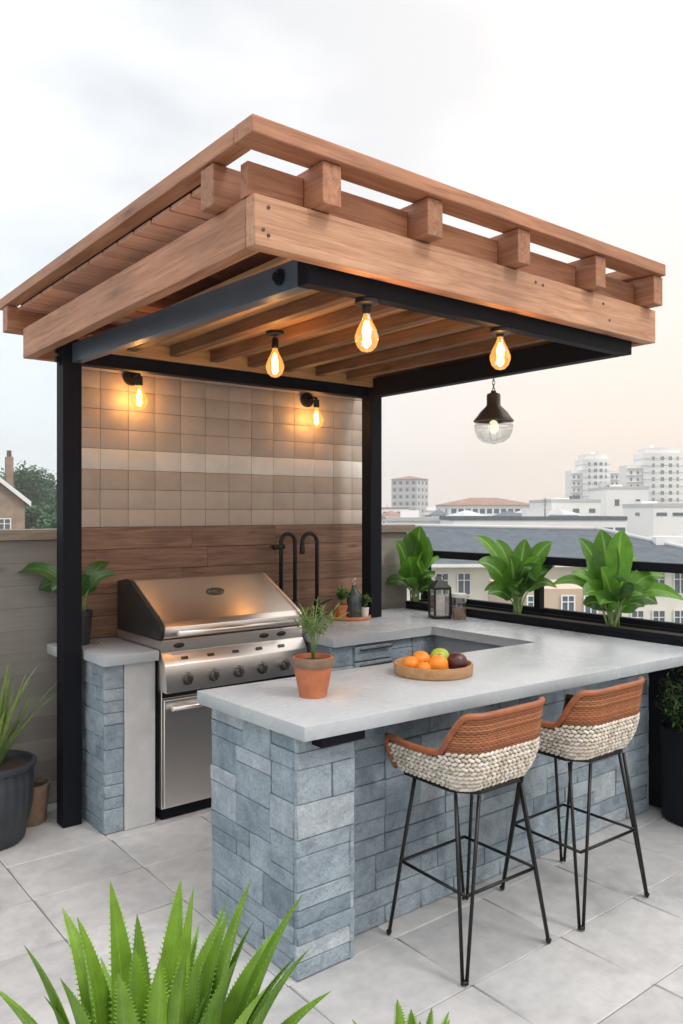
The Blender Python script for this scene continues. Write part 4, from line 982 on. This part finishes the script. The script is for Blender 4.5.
# towers
block('apartment_tower', 385, 423, 478, 330, 11, -.55, 'concretewall', 'grey apartment tower alone at the left of the skyline', group=None, floors=8, bays=4, fh=2.9, ww=1.3, wh=1.3, roof='hip', rm='redtile', sidebays=3)
def curved_tower(px0, px1, ytop, d, label, seed):
    c = at((px0+px1)/2, 511, d); W = (px1-px0)*d/FPX; zt = EYE+(511-ytop)*d/FPX; Mx = Matrix.Translation((c.x, c.y, 0)) @ Matrix.Rotation(-math.radians(YAW), 4, 'Z')
    r1 = thing('white_tower', (c.x, c.y, ZG), label, 'building', 'white residential towers')
    cw = W*.56
    pts = [Mx @ V((-cw/2+cw*i/10, -2.6*math.sin(PI*i/10), ZG)) for i in range(11)]+[Mx @ V((cw/2, 12, ZG)), Mx @ V((-cw/2, 12, ZG))]
    q = B(); q.prism(pts, (0, 0, zt-ZG)); q.build('round_front', M['whitewall'], r1)
    q = B(); q.prism([p+V((0, 0, zt-ZG+.02)) for p in [Mx @ V((-cw*.42+cw*.84*i/10, 1.2-2.6*math.sin(PI*i/10), ZG)) for i in range(11)]+[Mx @ V((cw*.42, 10, ZG)), Mx @ V((-cw*.42, 10, ZG))]], (0, 0, 2.2)); q.build('crown_storey', M['whitewall'], r1)
    zs = zt-5.0
    for s_ in (-1, 1): box_in(Mx, (s_*cw/2+.02*s_, 1.5, ZG), (s_*W/2, 11, zs)).build('wing', M['whitewall'], r1)
    for f in range(1, 8):
        zb = zt-2.9*f+.3; k = 1.02
        q = B(); q.prism([Mx @ V((-cw/2*k+cw*k*i/10, -.12-2.6*math.sin(PI*i/10), zb)) for i in range(11)]+[Mx @ V((cw/2*k, 11, zb)), Mx @ V((-cw/2*k, 11, zb))], (0, 0, .28)); q.build('floor_band', M['concretewall'], r1)
    roof_plant(r1, Mx, cw*.7, 10, zt+2.2, random.Random(seed))
    nf = min(9, int((zt-2)/2.9)+2)
    for f in range(nf):
        z = zt-2.4-2.9*f
        for i in (2, 4, 6, 8):
            x = -cw/2+cw*i/10; y = -2.6*math.sin(PI*i/10); a = math.atan2(-2.6*math.cos(PI*i/10)*PI/cw, 1)
            window(r1, Mx, x, y-.05, z, 1.35 if i in (4, 6) else 1.0, 1.5, a)
        if z < zs-1:
            for s_ in (-1, 1):
                for u in (.3, .72): window(r1, Mx, s_*(cw/2+(W-cw)/2*u), 1.5, z, .9, 1.3)
        if f % 1 == 0 and z < zs:
            for s_ in (-1, 1): box_in(Mx, (s_*cw/2+.3*s_, .55, z-1.3), (s_*(W/2-.2), 1.45, z-1.12)).build('balcony', M['concretewall'], r1)
    return r1
curved_tower(572, 621, 458, 360, 'white tower with a rounded front, the slimmer left one of two', 1)
curved_tower(628, 700, 452, 335, 'broad white tower with a rounded front at the right edge', 2)
# middle distance white blocks
block('white_block', 549, 603, 501, 150, 14, .06, 'whitewall', 'white flat-roofed block just before the slim round tower', floors=1, bays=3, fh=3, ww=1.2, wh=.8, sidebays=1, group='white flat-roofed blocks')
block('white_block', 604, 651, 488, 160, 16, -.08, 'whitewall', 'tall blank white block with a stepped roof below the broad tower', floors=1, bays=2, fh=5, ww=.9, wh=1.3, sidebays=1, rm='concretewall', group='white flat-roofed blocks')
block('white_block', 652, 720, 506, 120, 12, .03, 'whitewall', 'low white block at the right edge below the broad tower', floors=1, bays=4, fh=2, ww=1.6, wh=.5, sidebays=1, group='white flat-roofed blocks')
block('white_block', 452, 628, 519.5, 105, 12, .02, 'whitewall', 'long low white block with a grey roof edge behind the slate roof', floors=2, bays=14, fh=2.6, ww=1.3, wh=1.0, rm='slate', sidebays=1, group='white flat-roofed blocks')
block('white_block', 384, 452, 520, 118, 12, -.06, 'concretewall', 'pale grey low block beneath the lone grey tower', floors=2, bays=7, fh=2.6, ww=1.2, wh=1.0, sidebays=1, group='white flat-roofed blocks')
rr = random.Random(3)
for i, (px, yt, d, wd) in enumerate([(432, 511, 260, 22), (460, 509, 290, 20), (556, 507, 270, 22), (585, 511, 240, 26), (395, 508, 280, 30), (660, 508, 230, 34), (500, 512, 240, 40), (712, 505, 280, 40), (760, 500, 260, 46), (530, 509, 300, 20)]):
    block('city_block', px-wd/2, px+wd/2, yt, d, 12, rr.uniform(-.4, .4), rr.choice(('whitewall', 'concretewall', 'whitewall')), 'small pale block in the hazy distance between the towers', group='pale distant blocks', floors=3, bays=4, fh=3, ww=1.2, wh=1.4, sidebays=2, roof=rr.choice(('flat', 'hip')), rm=rr.choice(('redtile', 'concretewall')))
for i, (px, yt, d, wd, lab) in enumerate([(398, 516, 150, 26, 'small pale house with a low roof below the lone grey tower'), (437, 514, 170, 20, 'narrow pale house left of the red roofed hall'), (545, 512, 165, 30, 'small pale house right of the red roofed hall'), (572, 514, 140, 24, 'small pale house before the slim white tower'), (476, 516, 135, 34, 'wide pale house in front of the red roofed hall'), (516, 517, 128, 26, 'small pale house behind the middle trough plant')]):
    block('town_house', px-wd/2, px+wd/2, yt, d, 9, rr.uniform(-.3, .3), rr.choice(('whitewall', 'creamwall')), lab, 'house', 'small houses below the skyline', floors=2, bays=3, fh=2.7, ww=1.0, wh=1.2, sidebays=1, roof='hip', rm=rr.choice(('redtile', 'slate', 'concretewall')))
block('city_block', 820, 930, 500, 140, 14, .1, 'whitewall', 'white block standing off to the right of the terrace', floors=4, bays=8, sidebays=2)

# house at the left with a gable
c = at(-20, 511, 62); Mx = Matrix.Translation((c.x, c.y, 0)) @ Matrix.Rotation(-math.radians(YAW)+.55, 4, 'Z')
hs = thing('gabled_house', (c.x, c.y, ZG), 'brown brick house gable with white verges rising over the left parapet', 'house')
zg = EYE+(511-500)*62/FPX; zp = EYE+(511-464)*62/FPX; hwid = 3.3
q = B(); q.prism([Mx @ V(p) for p in ((-hwid, 0, ZG), (hwid, 0, ZG), (hwid, 0, zg), (0, 0, zp-.15), (-hwid, 0, zg))], (Mx.to_3x3() @ V((0, 11, 0)))); q.build('walls', M['brickwall'], hs)
for s_ in (-1, 1):
    n_ = V((s_*(zp-zg), 0, hwid)).normalized()
    q = B(); q.hexa([Mx @ (V(p)) for p in ((s_*(hwid+.35), -.4, zg-.25), (0, -.4, zp), (0, 11.3, zp), (s_*(hwid+.35), 11.3, zg-.25))]+[Mx @ (V(p)+V((0, 0, .22))) for p in ((s_*(hwid+.35), -.4, zg-.25), (0, -.4, zp), (0, 11.3, zp), (s_*(hwid+.35), 11.3, zg-.25))]); q.build('roof_slope', M['slate'], hs)
    q = B(); q.hexa([Mx @ V(p) for p in ((s_*(hwid+.4), -.5, zg-.42), (0, -.5, zp-.18), (0, -.41, zp-.18), (s_*(hwid+.4), -.41, zg-.42), (s_*(hwid+.4), -.5, zg-.02), (0, -.5, zp+.22), (0, -.41, zp+.22), (s_*(hwid+.4), -.41, zg-.02))]); q.build('verge_board', M['frame'], hs)
for xx, zz in ((1.75, .5), (-.9, .5), (1.75, -2.3), (-.9, -2.3)): window(hs, Mx, xx, 0, zz, .85, 1.15, 0, True)
q = B(); q.box((1.95, .3, zg-.3), (2.5, .95, zp+.75), .5, 0, Mx); ch = q.build('chimney', M['brickwall'], hs)
q = B(); q.lathe([(.16, 0), (.2, .1), (.17, .45), (.22, .5), (0, .5)], Mx @ V((2.22, .62, zp+.76)), 10); q.build('chimney_pot', M['terra_dark'], ch)
# low wing that meets the parapet line
def tree(c, rx, h, label, seed, m='treeleaf', n=5200):
    rr = random.Random(seed); base = V((c.x, c.y, ZG)); r1 = thing('tree', base, label, 'tree', 'trees beyond the left parapet')
    zt = c.z; H_ = zt-ZG; q = B(); q.tube([base, base+V((.2, .1, H_*.3)), base+V((0, .3, H_*.6)), base+V((.1, .1, H_*.9))], [.45, .36, .24, .08], 8)
    for k in range(6):
        a = rr.uniform(0, 6.28); z0 = H_*rr.uniform(.35, .65); q.tube([base+V((0, .1, z0)), base+V((rx*.5*math.cos(a), rx*.5*math.sin(a), z0+H_*.14)), base+V((rx*.8*math.cos(a), rx*.8*math.sin(a), z0+H_*.2))], [.16, .1, .04], 6)
    q.build('trunk', M['bark'], r1)
    q = B(); cl_ = []
    for k in range(34):
        d = V((rr.gauss(0, 1), rr.gauss(0, 1), rr.gauss(0, 1))).normalized()*rr.uniform(.25, 1)
        cl_.append((base+V((d.x*rx*.8, d.y*rx*.8, H_-h*.5+d.z*h*.42)), rr.uniform(.22, .4)*rx, rr.random()))
    for k in range(n):
        cc, r_, vv = rr.choice(cl_); d = V((rr.gauss(0, 1), rr.gauss(0, 1), rr.gauss(0, .8))).normalized()*r_*rr.uniform(.5, 1.05); p = cc+d
        o = V((rr.uniform(-1, 1), rr.uniform(-1, 1), rr.uniform(-.6, .6))).normalized(); L = rr.uniform(.45, .85)
        q.leaf(p, p+o*L*.5, p+o*L, L*.62, (rr.uniform(-.6, .6), rr.uniform(-.6, .6), 1), min(1, max(0, vv*.7+rr.uniform(0, .3))), 2, .15)
    q.build('crown', M[m], r1)
for (px, py, d, rx, h, lab, sd2) in ((28, 456, 118, 5.2, 12, 'tall dark tree directly behind the gabled house', 1), (52, 463, 128, 5.0, 11, 'dark tree against the left post, right of the taller one', 2), (2, 470, 135, 5.0, 11, 'dark tree peeping past the chimney at the left edge', 3), (44, 500, 95, 3.6, 7, 'lighter green low tree at the foot of the dark trees', 4), (75, 470, 140, 5.5, 11, 'dark tree hidden behind the left post', 5), (-40, 466, 120, 6, 12, 'dark tree outside the left edge behind the house', 6), (60, 508, 84, 3.2, 6, 'low pale green tree just above the parapet cap', 7)):
    tree(at(px, py, d), rx, h, lab, sd2)

# ------------------------------------------------------------------ haze
q = B(); q.box((-500, -300, -15), (700, 700, 60)); hz = q.build('haze', None) if False else None
me = bpy.data.meshes.new('haze'); q.bm.to_mesh(me); hz = bpy.data.objects.new('haze', me); COL.objects.link(hz); hz['kind'] = 'stuff'
hm = bpy.data.materials.new('haze'); hm.use_nodes = True; t = hm.node_tree; t.nodes.clear()
pv = N(t, 'ShaderNodeVolumePrincipled'); pv.inputs['Color'].default_value = (.97, .96, .95, 1); pv.inputs['Density'].default_value = .0010; pv.inputs['Anisotropy'].default_value = .2
t.links.new(pv.outputs[0], N(t, 'ShaderNodeOutputMaterial').inputs['Volume']); me.materials.append(hm)
